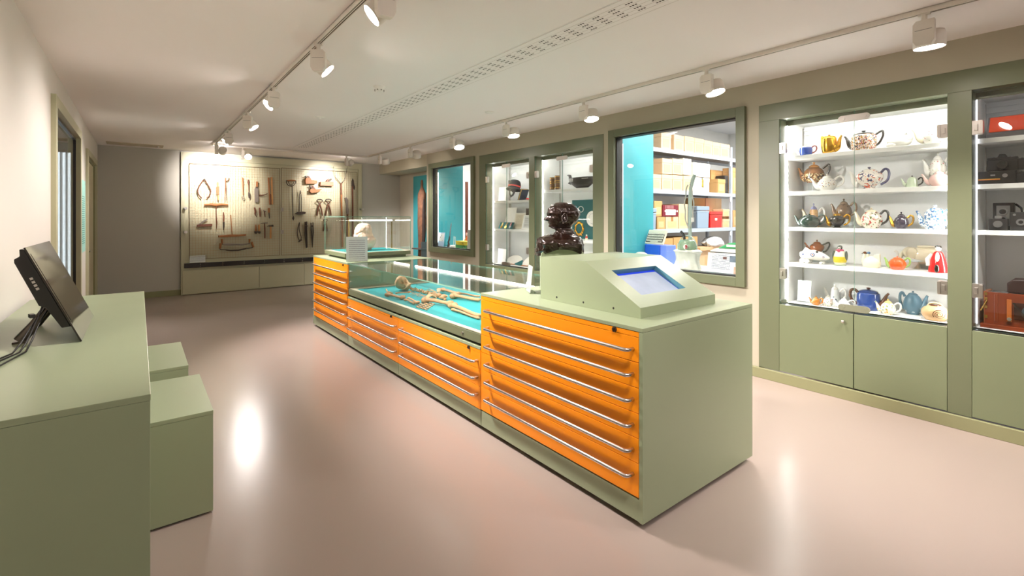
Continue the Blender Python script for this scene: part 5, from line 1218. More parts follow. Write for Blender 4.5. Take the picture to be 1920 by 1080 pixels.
link('cover', MB().box(-.003, .003, -.13, .13, 0, .30, 0, MT((0, 0, 0), 0, 0, -.15)), mat('booklet_blue', 'b8d0ec', .5), r, False)
link('picture', MB().box(.003, .004, -.11, .11, .12, .28, 0, MT((0, 0, 0), 0, 0, -.15)), pattern('booklet_picture', 'f4f2f0', ['8a4a3a', '5a7a8a'], 14, rough=.5, cut=.35, coat=0), r, False)
r = nthing('multi_tool_sculpture', 'tall leaning metal blade ornament on dark curved stand in the small window', 'ornament', 800, 5.0)
link('blade', MB().prism([(-.02, .2), (.02, .2), (.075, .46), (.06, .50), (.03, .42)], 'x', -.006, .006), SIL, r, False, bev=.002)
link('stem', MB().tube([(0, -.05, .0), (0, -.03, .06), (0, -.05, .10), (0, -.01, .15), (0, .0, .22)], [.03, .022, .018, .02, .014], 10), mat('dark_stem', '3c302c', .5, n=.4), r, False)
r = nthing('white_dish', 'white oval dish with wire handle in the small window', 'dish', 845, 4.93)
link('dish', MB().lathe(smoothp([(.08, 0), (.11, .02), (.13, .045), (.125, .05), (.1, .03)]), 28, 0, None, .6, 1.1), WHT, r, False)
link('wire', MB().tube([(0, .03, .05), (0, .03, .22), (0, -.02, .23), (0, -.03, .05)], .004, 8), WHT, r, False)
for k, (x, z0_, cc, lb) in enumerate(((935, 0, '3f9a5a', 'green toy box lying in the small window'), (932, .0735, 'e6cc2c', 'yellow toy box stacked on the green one in the small window'))):
    q_ = nid(x, 900, 4.94); r = thing('toy_box', lb, 'box', (4.94, q_.y, NZ0 + z0_), math.pi - .1 * k)
    link('box', MB().box(-.09, .09, -.17, .17, 0, .072), pattern('toybox_%s' % ('green', 'yellow')[k], cc, ['d88a5a', '2a5a8a' if k else 'e0d8c0'], 9, rough=.5, cut=.3, coat=0), r, False, bev=.002)
    link('lid_edge', MB().box(-.092, .092, -.172, .172, .05, .073), mat('toybox_edge_%s' % ('green', 'yellow')[k], cc, .5), r, False)
for k in range(2):
    q_ = nid(925, 915 - 20 * k, 4.87); solo('paint_brush', ['lower dark thin rod lying before the toy boxes', 'upper dark thin rod lying before the toy boxes'][k], 'rod', MB().cyl((4.87, q_.y + .16, NZ0 + .006 + .022 * k), (4.872, q_.y - .14, NZ0 + .03 + .03 * k), .005, n=8), BLACKP)
r = nthing('rag_doll', 'doll with dark red hair and orange coat seated in the small window', 'doll', 968, 5.22)
link('body', MB().lathe(smoothp([(.05, 0), (.06, .06), (.045, .16), (.03, .22)]), 18), mat('doll_coat', 'd8642c', .7), r, False)
for s in (-1, 1):
    link('arm', MB().tube([(0, s * .035, .2), (.03, s * .08, .12), (.04, s * .085, .05)], [.018, .016, .012], 8), mat('doll_sleeve', 'd8b03c', .7), r, False)
    link('leg', MB().tube([(.02, s * .03, .03), (.10, s * .035, .03), (.14, s * .035, .02)], [.02, .018, .015], 8), mat('doll_leg', '3f7a5a', .7), r, False)
h = link('head', MB().ball((0, 0, .27), (.045, .042, .05), 14), mat('doll_face', 'e6b0a8', .6), r, False); link('hair', MB().ball((-.012, 0, .285), (.05, .052, .055), 14), mat('doll_hair', '7a1f1c', .8), h, False)
q_ = nid(994, 900, 4.86)
r = thing('notice_sheet', 'white printed notice standing at right edge of the small window', 'notice', (4.86, q_.y, NZ0), math.pi); link('sheet', MB().box(-.002, .002, -.11, .11, 0, .37), bpy.data.materials['sheet_print'], r, False); link('foot', MB().box(-.03, .03, -.08, .08, 0, .003), ACR, r, False)

# shelving
SHF = mat('grey_steel_shelving', 'b9c4d2', .4, .1); SHD = mat('shelf_underside', '8c8884', .5)
YS = 4.6
rk = thing('shelving_rack', 'pale grey steel storeroom shelving loaded with archive boxes', 'shelving', (7.6, 4.85, FLZ))
UPX = (5.98, 8.77, 10.3)
for z in (2.593, 1.931, 1.299, .62):
    for a, b in zip(UPX, UPX[1:]):
        link('beam', MB().box(a + .03, b - .03, YS - .02, YS + .01, z - .065, z - .001), SHF, rk, bev=.002); link('beam', MB().box(a + .03, b - .03, YS + .46, YS + .49, z - .065, z - .001), SHF, rk)
        link('deck', MB().box(a + .03, b - .03, YS + .012, YS + .458, z - .02, z - .001), SHD, rk)
for x in UPX:
    for y in (YS - .02, YS + .45):
        link('upright', MB().box(x - .028, x + .028, y, y + .04, FLZ, 2.80).box(x - .022, x + .022, y - .003, y, FLZ, 2.80), SHF, rk)
        if y < YS:
            for z in (2.593, 1.931, 1.299): link('bracket', MB().box(x - .062, x - .0295, y - .006, y - .0005, z - .15, z - .075), WHITE_P, rk)
KRAFT = mat('kraft_card', 'cfa066', .75, n=.05, ns=5); KRAFTL = mat('pale_kraft_card', 'e6c39a', .7, n=.04, ns=5); WBOX = mat('white_card_box', 'efe6da', .7)
BPRINT = print_mat('box_print', 'e2b988', '8a7a6a', 9, axis=1, cover=.42, z0=.35, z1=.8, x0=.25, x1=.8, wob=14)
CT = crop_box(1225, 235, .08795); CU = crop_box(1225, 345, .08795); C7 = crop_box(1200, 220, 1 / 6)
nbx = [0]
def archive_box(label, C, xl, xr, yt, zb, depth=.38, y=YS, lid=True, m=None, group='archive boxes on the rack', cat='box', name='archive_box', lm=None, xmin=None, tape=False, rz=0):
    a, b = RY(*C(xl, yt), y), RY(*C(xr, yt), y)
    wd = b.x - a.x; ht = RY(*C((xl + xr) / 2, yt), y).z - zb - .001
    m = m or KRAFTL
    r = thing(name, label, cat, ((a.x + b.x) / 2, y + depth / 2, zb + .0006), rz, group); g = .003
    link('carton', MB().box(-wd / 2 + g, wd / 2 - g, -depth / 2, depth / 2, 0, ht - (.004 if lid else 0)), m, r, False, bev=.002)
    if lid:
        lh = min(.08, ht * .28)
        link('lid', MB().box(-wd / 2 - .001, wd / 2 + .001, -depth / 2 - .004, depth / 2 + .004, ht - lh, ht), lm or m, r, False, bev=.002)
    if tape: link('tape', MB().box(-.03, .03, -depth / 2 - .001, -depth / 2 + .001, ht * .55, ht), mat('brown_tape', 'a8743c', .3) if 'brown_tape' not in bpy.data.materials else bpy.data.materials['brown_tape'], r, False)
    link('label', MB().box(-wd * .32, wd * .32, -depth / 2 - .0022, -depth / 2 - .0002, ht * .12, ht * .62), BPRINT if m is KRAFTL or m is KRAFT else bpy.data.materials['box_print_white'] , r, False)
    return r
print_mat('box_print_white', 'f0e8dc', '9a9088', 9, axis=1, cover=.4, z0=.35, z1=.8, x0=.25, x1=.8, wob=14)
ords = ['first', 'second', 'third', 'fourth', 'fifth', 'sixth', 'seventh']
for k, (xl, xr, yt) in enumerate(((165, 378, 155), (440, 650, 215), (665, 872, 245), (878, 1075, 285), (1082, 1258, 330), (1262, 1420, 368), (1425, 1625, 400))):
    archive_box('lidded archive box, %s from the left on the top shelf of the rack' % ords[k], CT, xl, xr, yt, 2.593)
for k, (xl, xr) in enumerate(((130, 238), (245, 362), (365, 480), (487, 585))):
    archive_box('lidded archive box on middle shelf, lower row, %s from the left' % ords[k], C7, xl, xr, 640 + 6 * k, 1.931)
archive_box('pale lidded archive box, upper row left on middle shelf', C7, 250, 360, 465, RY(*C7(305, 640), YS).z + .002)
archive_box('pale lidded archive box, upper row second on middle shelf', C7, 363, 478, 468, RY(*C7(420, 645), YS).z + .002, m=KRAFTL)
archive_box('white archive box slightly tall behind the vacuum tube on middle shelf', C7, 484, 575, 465, RY(*C7(530, 650), YS).z + .004, m=WBOX)
archive_box('large white box, lower, with yellow tag on middle shelf', C7, 592, 780, 678, 1.931, m=WBOX, depth=.19)
archive_box('large white box, upper, stacked right of the vacuum tube', C7, 598, 785, 515, RY(*C7(690, 672), YS).z + .002, m=WBOX, depth=.19)
q_ = RY(*C7(703, 740), YS - .006)
solo('yellow_tag', 'small black and yellow hazard tag hanging on large white box', 'tag', MB().prism([(q_.x - .02, q_.z + .10), (q_.x + .03, q_.z + .04), (q_.x + .02, q_.z - .0), (q_.x + .03, q_.z - .08), (q_.x - .02, q_.z - .06), (q_.x - .01, q_.z)], 'y', YS - .012, YS - .007), pattern('tag_stripes', '1c1a18', ['e8c81c'], 9, kind='wave', cut=.6, coat=0))
archive_box('wide tan box at the back, right of the white boxes on middle shelf', C7, 800, 1000, 600, 1.931, y=YS + .21, depth=.22, m=KRAFT, lid=True)
solo('black_case', 'tall black case standing right of the small tan box on middle shelf', 'case', MB().box(RY(*C7(965, 700), YS).x, 8.72, YS + .02, YS + .2, 1.9316, RY(*C7(1000, 655), YS).z), BLACKP, bev=.01)
archive_box('small tan lidded box before the black case on middle shelf', C7, 875, 958, 695, 1.931, m=KRAFT, depth=.19)
archive_box('tan box beyond the right upright on middle shelf', C7, 1040, 1110, 570, 1.931, m=KRAFT, depth=.19)
# third shelf
z3 = 1.299
archive_box('tan carton on third shelf behind the blue crate', CU, 20, 192, 365, RY(*CU(100, 690), YS).z, m=KRAFT, lid=False, depth=.3, y=YS + .02)
archive_box('low kraft carton with brown tape on third shelf', CU, 262, 535, 700, z3, m=KRAFTL, lid=False, tape=True)
archive_box('olive shadowed carton under the tan one on third shelf', CU, 82, 250, 700, z3, m=KRAFT, lid=False)
archive_box('maroon box with white printed rows on third shelf', CU, 200, 532, 450, RY(*CU(400, 692), YS).z + .001, m=mat('maroon_card', '7a1428', .5), lid=False, name='maroon_box', depth=.3)
q0 = RY(*CU(250, 570), YS); q1 = RY(*CU(510, 570), YS)
mbx = [o for o in bpy.data.objects if o.name.startswith('maroon_box')][0]
for k in range(9): link('print_mark', MB().cbox((q0.x + (q1.x - q0.x) * k / 8 - mbx.location.x, -.1515, .085), (.022, .001, .03)), WHITE_P, mbx, False)
for k in range(7): link('print_mark', MB().cbox((q0.x + .02 + (q1.x - q0.x) * .7 * k / 7 - mbx.location.x, -.1515, .15), (.012, .001, .055)), mat('pale_print', 'c8a0a0', .5) if k == 0 else bpy.data.materials['pale_print'], mbx, False)
archive_box('upright white topped carton behind the vacuum tube on third shelf', CU, 545, 735, 425, z3, m=KRAFTL, lid=False)
archive_box('brown carton raised at the back of third shelf', CU, 870, 1105, 300, z3, m=KRAFT, lid=False, depth=.2, y=YS + .21)
archive_box('pale carton behind the red crate on third shelf', CU, 1118, 1455, 305, z3, y=YS + .21, depth=.2, lid=False)
CRT = mat('grey_crate_plastic', '93a6ba', .4); RDP = mat('red_crate_plastic', 'd81a1a', .35)
def crate(label, C, xl, xr, yt, zb, m, y=YS, depth=.36):
    a, b = RY(*C(xl, yt), y), RY(*C(xr, yt), y); wd = b.x - a.x; ht = a.z - zb
    r = thing('plastic_crate', label, 'crate', ((a.x + b.x) / 2, y + depth / 2, zb + .0006), group='plastic crates on the rack')
    t = wd * .47
    vs = []
    m1 = MB().add([(-t*.93, -depth*.46, 0), (t*.93, -depth*.46, 0), (t*.93, depth*.46, 0), (-t*.93, depth*.46, 0), (-t, -depth*.48, ht*.78), (t, -depth*.48, ht*.78), (t, depth*.48, ht*.78), (-t, depth*.48, ht*.78)], [(0,3,2,1),(4,5,6,7),(0,1,5,4),(1,2,6,5),(2,3,7,6),(3,0,4,7)])
    link('bin', m1, m, r, False, bev=.006)
    link('lid', MB().box(-wd/2, wd/2, -depth/2, depth/2, ht * .80, ht), m, r, False, bev=.01); link('rim', MB().box(-wd * .49, wd * .49, -depth * .49, depth * .49, ht * .70, ht * .76), m, r, False, bev=.003)
    return r
crate('blue grey plastic crate at far left of third shelf', CU, -60, 75, 515, z3, CRT)
crate('large grey plastic crate right of the vacuum tube on third shelf', CU, 935, 1200, 470, z3, CRT, depth=.19)
r_ = crate('bright red plastic crate with lid on third shelf', CU, 1208, 1482, 585, z3, RDP, depth=.19)
link('sticker', MB().box(-.05, .02, -.19 * .48 - .006, -.19 * .48 - .0, .13, .17), WHITE_P, r_, False)
crate('dark grey plastic crate half hidden behind the vacuum tube', CU, 800, 924, 480, z3, mat('dark_crate_plastic', '4c545c', .45), depth=.18)
archive_box('small pale carton, upper, right of the red crate', CU, 1486, 1620, 535, z3 + .205, depth=.19)
archive_box('small pale carton, lower, right of the red crate', CU, 1486, 1620, 745, z3, depth=.19)
archive_box('brown carton beyond the right upright on third shelf', CU, 1700, 1830, 560, z3, m=KRAFT, lid=False)
# low shelf and floor goods
for k, (xl, xr, yt, lb) in enumerate(((1244, 1262, 447, 'left'), (1263, 1285, 445, 'second'), (1286, 1308, 444, 'third'))):
    archive_box('brown carton %s on lowest shelf of the rack' % lb, lambda x, y: (x, y), xl, xr, yt, .62, m=KRAFT, lid=False)
archive_box('wide flat carton on lowest shelf behind the green vacuum', lambda x, y: (x, y), 1312, 1362, 468, .62, m=KRAFTL, lid=False, depth=.4)
z_ = RY(1337, 468, YS).z
solo('plank_stack', 'flat wooden board lying across the wide carton', 'board', MB().box(RY(1308, 460, YS).x, RY(1350, 460, YS).x, YS - .05, YS + .3, z_ + .001, z_ + .06), mat('pale_board', 'e0bc90', .6), bev=.002)
bg = MB().lathe(smoothp([(.25, 0), (.30, .05), (.26, .10), (.16, .15), (.0001, .18)]), 48, 0, MT((RY(1346, 460, YS).x, YS + .1, z_ + .0615), .4), 1.2, .6, lambda t, q_, z: q_ * (1 + .35 * noise.noise(Vector((math.cos(t) * 2, math.sin(t) * 2, z * 12))) + .25 * noise.noise(Vector((math.cos(t) * 5, math.sin(t) * 5, z * 25)))))
solo('plastic_bag', 'crumpled white plastic bag lying on the wooden board in the storeroom', 'bag', bg, mat('white_plastic_film', 'eef0f2', .25, n=.08, ns=10, bump=.5, bs=14))
# ceiling lamp disc of the storeroom
r = thing('ceiling_lamp', 'large round white ceiling lamp cut by right edge of the large window', 'lamp', (9.35, 4.3, CZ)); link('shade', MB().lathe([(.0001, -.09), (.18, -.085), (.22, -.06), (.22, 0)], 32), WHITE_P, r, False)

# ------------------------------------------------------------------ things on the window board
WZ0 = .88
def wp(px, py, X): q_ = RX(px, py, X); return q_.y
# blue box and keyboard computer
X = 5.30; y0, y1 = wp(1197, 470, X), wp(1245, 470, X)
bxh = RX(1221, 459, X).z - WZ0
r = thing('blue_box', 'glossy blue box under the keyboard computer in the large window', 'box', (X + .1, (y0 + y1) / 2, WZ0), 0)
BLUEB = mat('blue_plastic', '2a62d8', .3)
y0 = min(y0, 3.93); y2 = wp(1257, 470, X)
link('shell', MB().box(-.1, .12, (y1 - y0) / 2, (y0 - y1) / 2, 0, bxh), BLUEB, r, False, bev=.012)
link('end_block', MB().box(-.1, .12, (y1 - y0) / 2 - (y1 - y2), (y1 - y0) / 2 - .002, 0, bxh * 1.0), mat('pale_blue_plastic', '6f8cf0', .3), r, False, bev=.012)
yc = (y0 + y1) / 2; wk = (y0 - y1) * .98; tl = MT((X - .02, yc - .02, WZ0 + bxh + .055), 0, 0, -1.0)
kb = thing('keyboard_computer', 'cream home computer with black keyboard propped on the blue box', 'computer', (X, yc, WZ0 + bxh))
dh = .20
T = Matrix.Translation((X, yc, WZ0 + bxh + .004)) @ Matrix.Rotation(math.radians(-62), 4, 'Y')
link('case', MB().box(-.0, dh, -wk / 2, wk / 2, 0, .035, 0, T), mat('cream_plastic', 'e2dcc8', .45), kb, bev=.005)
link('key_well', MB().box(.02, dh * .72, -wk * .47, wk * .47, .0352, .037, 0, T), BLACKP, kb)
KEY = mat('key_cap', 'dcd8c8', .4); kbm = None
for rr_ in range(4):
    for cc_ in range(13):
        w_ = wk * .9 / 13; u = .03 + rr_ * dh * .165; v = wk * .45 - (cc_ + .5 + .2 * rr_ % 1 * .5) * w_
        if kbm is None:
            k0 = link('key', MB().cbox((0, 0, 0), (dh * .11, w_ * .66, .008)), KEY, kb, False); kbm = k0.data
        else:
            k0 = bpy.data.objects.new('key', kbm); COL.objects.link(k0); k0.parent = kb
        M_k = Matrix.Translation(-Vector(kb.location)) @ T @ Matrix.Translation((u + .012, v, .041)); k0.matrix_local = M_k
link('space_bar', MB().box(.022, .034, -wk * .22, wk * .2, .0372, .044, 0, T), KEY, kb)
# wrapped object
X = 5.02; y_ = wp(1185, 470, X); y_ = min(y_, 3.80)
r = thing('wrapped_object', 'rounded object in clear crinkled plastic at left on the window board', 'object', (X, y_, WZ0))
link('core', MB().lathe(smoothp([(.07, 0), (.09, .05), (.075, .10), (.0001, .14)]), 20), mat('brown_core', '9a8468', .6, n=.3), r, False)
link('wrap', MB().lathe(smoothp([(.10, 0), (.12, .05), (.10, .12), (.05, .165), (.0001, .17)]), 28, 0, None, 1, 1, lambda t, q_, z: q_ * (1 + .12 * math.sin(9 * t) * noise.noise(Vector((math.cos(t), math.sin(t), z * 9))) + .05 * math.sin(5 * t))), mat('crinkled_film', 'cfcabb', .2, n=.25, ns=14, bump=.8, bs=18), r, False)
# upright vacuum cleaner
X = 4.98; yv = wp(1289, 480, X)
VG = mat('sage_vacuum_enamel', '8fa88c', .25, coat=.5); VT = mat('grey_green_tube', 'b4c4bc', .3)
def vz(py): return RX(1289, py, X).z - WZ0
r = thing('vacuum_cleaner', 'vintage sage green upright vacuum cleaner in clear bag behind the large window', 'vacuum cleaner', (X, yv, WZ0), math.pi)
wv_ = abs(wp(1273, 460, X) - wp(1306, 460, X))
link('hood', MB().lathe(smoothp([(wv_ * .5, vz(468)), (wv_ * .5, vz(461)), (wv_ * .42, vz(453)), (wv_ * .25, vz(449)), (.0001, vz(448))]), 30, 0, None, .8, 1), VG, r, False)
for k in range(3): link('rib', MB().tube([(.8 * wv_ * .5 * math.cos(t) * 1.01, -wv_ * .5 * math.sin(t) * 1.01 - .0, z) for t, z in ((.5 + .25 * k, vz(467)), (.5 + .25 * k, vz(461)), (.5 + .25 * k, vz(457)))], .004, 6), mat('pale_rib', 'c8d8c4', .3) if k == 0 else bpy.data.materials['pale_rib'], r, False)
bd = link('badge', MB().cyl((wv_ * .36, .03, vz(462)), (wv_ * .41, .033, vz(462)), .027, n=24), WHITE_P, r, False)
link('badge_disc', MB().cyl((wv_ * .405, .033, vz(462)), (wv_ * .414, .033, vz(462)), .0225, n=24), mat('badge_red', '9a2430', .3), bd, False)
text('badge_lettering', 'Hoover', .0125, Vector((wv_ * .416, .033, vz(463))), (math.pi / 2, 0, math.pi / 2), WHITE_P, bd, align='CENTER')
link('body', MB().lathe(smoothp([(wv_ * .45, .0), (wv_ * .5, .03), (wv_ * .42, .12), (wv_ * .46, vz(470))]), 26, 0, None, .7, 1), mat('vacuum_bag_cloth', 'c4c6ba', .7, n=.15, ns=9), r, False)
FILM = mat('cloudy_film', 'dadcd2', .2, n=.12, ns=12, bump=.6, bs=16)
link('wrapping', MB().lathe(smoothp([(wv_ * .62, .004), (wv_ * .72, .03), (wv_ * .6, .12), (wv_ * .66, .2), (wv_ * .74, vz(471)), (wv_ * .52, vz(467))]), 44, 0, None, .62, 1, lambda t, q_, z: q_ * (1 + .05 * math.sin(11 * t + z * 20) + .10 * noise.noise(Vector((math.cos(t) * 2, math.sin(t) * 2, z * 8)))), caps=False), FILM, r, False)
tz = RX(1296, 330, X).z - WZ0
ty = -(wp(1292, 400, X) - yv)
tx2 = -(wp(1299, 335, X) - yv)
link('tube', MB().tube([(-.02, ty, vz(452)), (-.02, ty, vz(372)), (-.02, ty + .01, vz(352)), (-.02, tx2 - .01, vz(336)), (-.02, tx2 + .015, vz(328))], [.020, .020, .020, .022, .02], 14), VT, r, False)
link('handle_arch', MB().tube([(0, wv_ * .48 * math.cos(t), vz(460) + .11 * math.sin(t)) for t in [math.pi * k / 12 for k in range(13)]], .007, 8), VT, r, False)
link('pedal', MB().tube([(.03, ty - .035, vz(452)), (.03, ty - .05, vz(440)), (.03, ty - .085, vz(434))], .014, 8), BLACKP, r, False)
for s in (-1, 1):
    link('cord', MB().tube([(.0, ty + s * (.01 + .045 * math.sin(math.pi * t) ** .7 + .006 * math.sin(18 * t)), vz(346 + 82 * t)) for t in [k / 18 for k in range(19)]], .0075, 8), mat('rubber_cord', 'b8b8b0', .5) if s < 0 else bpy.data.materials['rubber_cord'], r, False)
link('cord_clip', MB().cbox((.0, ty + .045, vz(412)), (.03, .02, .05)), WHITE_P, r, False)
# green iron like appliance
X = 5.25; y0, y1 = wp(1341, 465, X), 2.36
zz = RX(1360, 473, X).z
r = thing('floor_polisher', 'green and white domed appliance on grey base at right in the large window', 'appliance', (X, (y0 + y1) / 2, WZ0), 0)
ys = (y0 - y1) / 2
link('base', MB().box(-.10, .12, -ys + .02, ys - .05, 0, max(.03, zz - WZ0)), mat('grey_base', 'a8a8ac', .5), r, False, bev=.01)
h1 = max(.03, zz - WZ0)
link('skirt', MB().prism([(ys, h1 + .015), (ys - .02, h1 + .001), (-ys, h1 + .001), (-ys, h1 + .05), (ys - .06, h1 + .045)], 'x', -.12, .13), WHITE_P, r, False, bev=.004)
link('seal', MB().box(-.122, .132, -ys, ys - .01, h1 + .0, h1 + .008), BLACKP, r, False)
link('dome', MB().prism([(ys - .07, h1 + .046), (-ys, h1 + .051), (-ys, h1 + .15), (-ys + .05, h1 + .148), (ys * .3, h1 + .11)], 'x', -.10, .11), mat('bright_green_enamel', '2fb068', .25, coat=.5), r, False, bev=.02)
link('name_strip', MB().box(-.1035, -.1005, -ys * .4, ys * .35, h1 + .07, h1 + .095), WHITE_P, r, False, bev=.001)
# information panel near the glass
X = 4.86; y0, y1 = wp(1325, 500, X), 2.405
r = thing('information_panel', 'white information panel with small pictures behind right part of the large window', 'panel', (X, (y0 + y1) / 2, WZ0 + .0005), math.pi); ht = RX(1325, 473, X).z - WZ0; wd = (y0 - y1)
T = MT((0, 0, 0), 0, 0, -.12)
link('board', MB().box(-.004, .0, -wd/2, wd/2, .001, ht, 0, T), print_mat('info_print', 'eceef4', '9aa0b4', 15, cover=.6, x1=.62, z0=.25, z1=.95), r, False, bev=.001)
for k, (ya_, yb_, za, zb_, cc) in enumerate(((.1, .42, .62, .9, '6a7c90'), (.44, .5, .6, .8, '4a4038'), (.22, .5, .1, .42, 'd8a890'), (.36, .5, .48, .56, '3c4460'), (-.08, .02, .72, .84, '5a2c2c'))):
    link('picture', MB().box(.0005, .0015, wd * ya_, wd * yb_, ht * za, ht * zb_, 0, T), mat('info_picture_%s' % 'abcde'[k], cc, .5, n=.4, ns=30), r, False)
link('foot', MB().box(-.08, .02, -wd/2, wd/2, 0, .003), ACR, r, False)
# ------------------------------------------------------------------ hand tools on the wire grids
ZK = .1981
YT = YP - .045
def W(x, y, Y=None): return RY(330 + x * ZK, 270 + y * ZK, Y or YT)
OAK = mat('worn_oak', '9a6030', .55, n=.3, ns=14, bump=.2, bs=60); ASH = mat('ash_handle', 'c08a50', .5, n=.25, ns=14, bump=.2, bs=60); IRON = mat('old_iron', '4a3f38', .5, .6, n=.3, ns=20, bump=.3, bs=60)
IRONG = mat('grey_steel_blade', '857a70', .4, .6, n=.2, ns=20); DWOOD = mat('dark_worn_wood', '6a3c24', .55, n=.3, ns=14, bump=.2, bs=60); RUST = mat('rusty_steel', '6b4632', .6, .4, n=.35, ns=18, bump=.3, bs=60)
PX = .00212                                                          # metres for one crop pixel on the grid
def tool(name, label, parts, cat='tool'):
    """parts: (part name, material, kind, points, size...) with kind t = tube(radius px), p = plate outline(thickness m)"""
    allp = [W(*q) for pt in parts for q in pt[3]]
    c = Vector(((min(p.x for p in allp) + max(p.x for p in allp)) / 2, YT, min(p.z for p in allp)))
    r = thing(name, label, cat, c, group='hand tools on the wire grids')
    for pn, m, kd, pts, sz in parts:
        mb = MB()
        if kd == 't':
            R = [s * PX for s in sz] if hasattr(sz, '__len__') else sz * PX
            mb.tube([W(*q) for q in pts], R, 9)
            link(pn, mb, m, r)
        elif kd == 'p':
            P = [W(*q) for q in pts]; mb.prism([(p.x, p.z) for p in P], 'y', YT - sz / 2, YT + sz / 2); link(pn, mb, m, r, bev=min(.004, sz * .3))
        elif kd == 'o':
            mb.tube([W(*q) for q in pts], sz * PX, 9, closed=True); link(pn, mb, m, r)
    hx = c.x; top = max(p.z for p in allp)
    link('hook', MB().tube([(hx, YT + .028, top - .05), (hx, YT, top - .055)], .003, 6), STEEL, r)
    return r
def circ(x, y, rx, ry, n=16, a0=0, a1=360): return [(x + rx * math.cos(math.radians(a0 + (a1 - a0) * k / (n if a1 - a0 < 360 else n))), y + ry * math.sin(math.radians(a0 + (a1 - a0) * k / n))) for k in range(n + (1 if a1 - a0 < 360 else 0))]
tool('calliper_tongs', 'large brown pointed oval calliper tongs at upper left of the grid', [('arm', RUST, 't', smoothp([(267,335),(240,368),(218,405),(206,440),(210,470),(225,495),(245,513)],3), 5), ('arm', RUST, 't', smoothp([(267,335),(290,368),(312,405),(327,440),(324,470),(312,495),(292,513)],3), 5), ('pivot', IRON, 't', [(266,330),(268,346)], 8)])
tool('wooden_clamp', 'light wood marking gauge right of the calliper tongs', [('stem', ASH, 'p', [(388,362),(404,362),(406,532),(394,532)], .03), ('block', OAK, 'p', [(384,405),(408,400),(408,482),(384,478)], .05)])
tool('spring_tongs', 'thin two pronged tongs with a curled hook at the top', [('prong', OAK, 't', [(470,320),(468,400),(464,536)], [5,3,2.4]), ('prong', RUST, 't', [(470,345),(474,420),(481,536)], [4,3,2.4]), ('hook', RUST, 't', smoothp([(470,352),(488,350),(499,340),(502,322)],3), 4)])
tool('long_spoon', 'long wood handled tool with a small wire loop at its foot', [('handle', OAK, 't', [(631,318),(633,400),(635,485)], [5,5,3.4]), ('loop', IRONG, 'o', circ(636,510,9,20), 2.6)])
tool('spatula', 'dark slim tool with spoon shaped iron foot', [('handle', DWOOD, 't', [(685,336),(683,360),(686,385)], [4,8,5]), ('shaft', RUST, 't', [(686,385),(689,450)], 3), ('blade', IRON, 'p', smoothp([(688,448),(700,470),(699,515),(686,508),(682,470),(688,448)],2)[:-1], .012)])
tool('cleaver', 'broad grey cleaver with wooden handle', [('handle', OAK, 't', [(769,356),(768,385),(765,412)], [10,10,9]), ('blade', IRONG, 'p', [(748,412),(780,414),(783,540),(772,554),(744,552),(741,425)], .014), ('ferrule', IRON, 't', [(765,405),(765,418)], 10)])
tool('curved_spike', 'small curved grey spike pointing right beside the cleaver', [('spike', RUST, 't', smoothp([(786,484),(810,486),(840,480),(868,468)],3), [7]*3+[6]*3+[4]*3+[2])])
tool('batten_pair', 'pair of tall narrow pale wooden slats left of the centre frame', [('slat', OAK, 'p', [(868,318),(882,316),(892,572),(882,576)], .03), ('slat', ASH, 'p', [(896,314),(912,312),(920,570),(902,574)], .03), ('tie', DWOOD, 'p', [(884,480),(898,470),(900,575),(886,577)], .02)])
tool('auger', 'tall T handled auger with wooden cross bar on left grid', [('cross_bar', OAK, 't', [(268,575),(330,572),(380,577),(430,572),(493,575)], [8,11,15,11,8]), ('shaft', RUST, 't', [(380,580),(382,690),(386,740),(386,802)], [4,4,6,2])])
tool('long_chisel', 'narrow brown handled chisel with dark leaf blade', [('handle', DWOOD, 't', [(449,646),(451,690),(450,735)], [4,8,6]), ('blade', IRON, 't', [(451,738),(452,775),(451,815)], [8,7,2])])
tool('straw_rake', 'wooden rake hung upside down with long reddish head', [('shaft', OAK, 't', [(518,671),(530,856)], 4), ('head', OAK, 'p', smoothp([(400,865),(470,862),(530,856),(600,858),(663,851),(662,868),(600,875),(530,878),(470,882),(400,884)],1), .04)])
tool('folding_square', 'dark folding carpentry square hanging open in a V at lower left', [('stock', DWOOD, 'p', [(195,762),(343,755),(343,778),(197,784)], .035), ('blade', IRONG, 'p', [(205,764),(288,706),(303,714),(235,760)], .012)])
tool('drawknife', 'upper two handled drawknife below the rake', [('blade', IRONG, 'p', smoothp([(445,945),(500,940),(560,943),(620,946),(690,938),(688,950),(620,960),(560,958),(500,962),(448,957)],1), .014), ('tang', IRON, 't', [(440,952),(436,935)], 5), ('tang', IRON, 't', [(692,945),(694,930)], 5), ('handle', OAK, 't', [(438,942),(434,900)], [7,10]), ('handle', OAK, 't', [(694,935),(697,899)], [7,10])])
tool('drawknife', 'lower longer two handled drawknife near foot of the left grid', [('blade', IRON, 'p', smoothp([(470,997),(520,1002),(590,1000),(660,985),(662,996),(590,1012),(520,1014),(470,1008)],1), .014), ('tang', IRON, 't', [(475,1002),(420,1000),(415,988)], 4), ('tang', IRON, 't', [(655,990),(725,982),(730,975)], 4), ('handle', OAK, 't', [(416,990),(424,940)], [8,11]), ('handle', OAK, 't', [(733,978),(716,928)], [8,11])])
tool('pruning_knife', 'small curved dark handled knife in upper row of four', [('handle', DWOOD, 't', smoothp([(743,600),(748,625),(752,645),(746,660)],2), 8), ('blade', RUST, 't', [(745,660),(764,690)], [5,2])])
tool('scraper', 'small dark brown handled scraper, second in upper row of four', [('handle', DWOOD, 't', [(791,602),(794,650),(797,688)], [8,9,7])])
tool('small_hammer', 'tiny hammer, third in upper row of four', [('head', IRONG, 't', [(824,628),(852,640)], [4,5]), ('handle', DWOOD, 't', [(836,635),(842,690)], 5)])
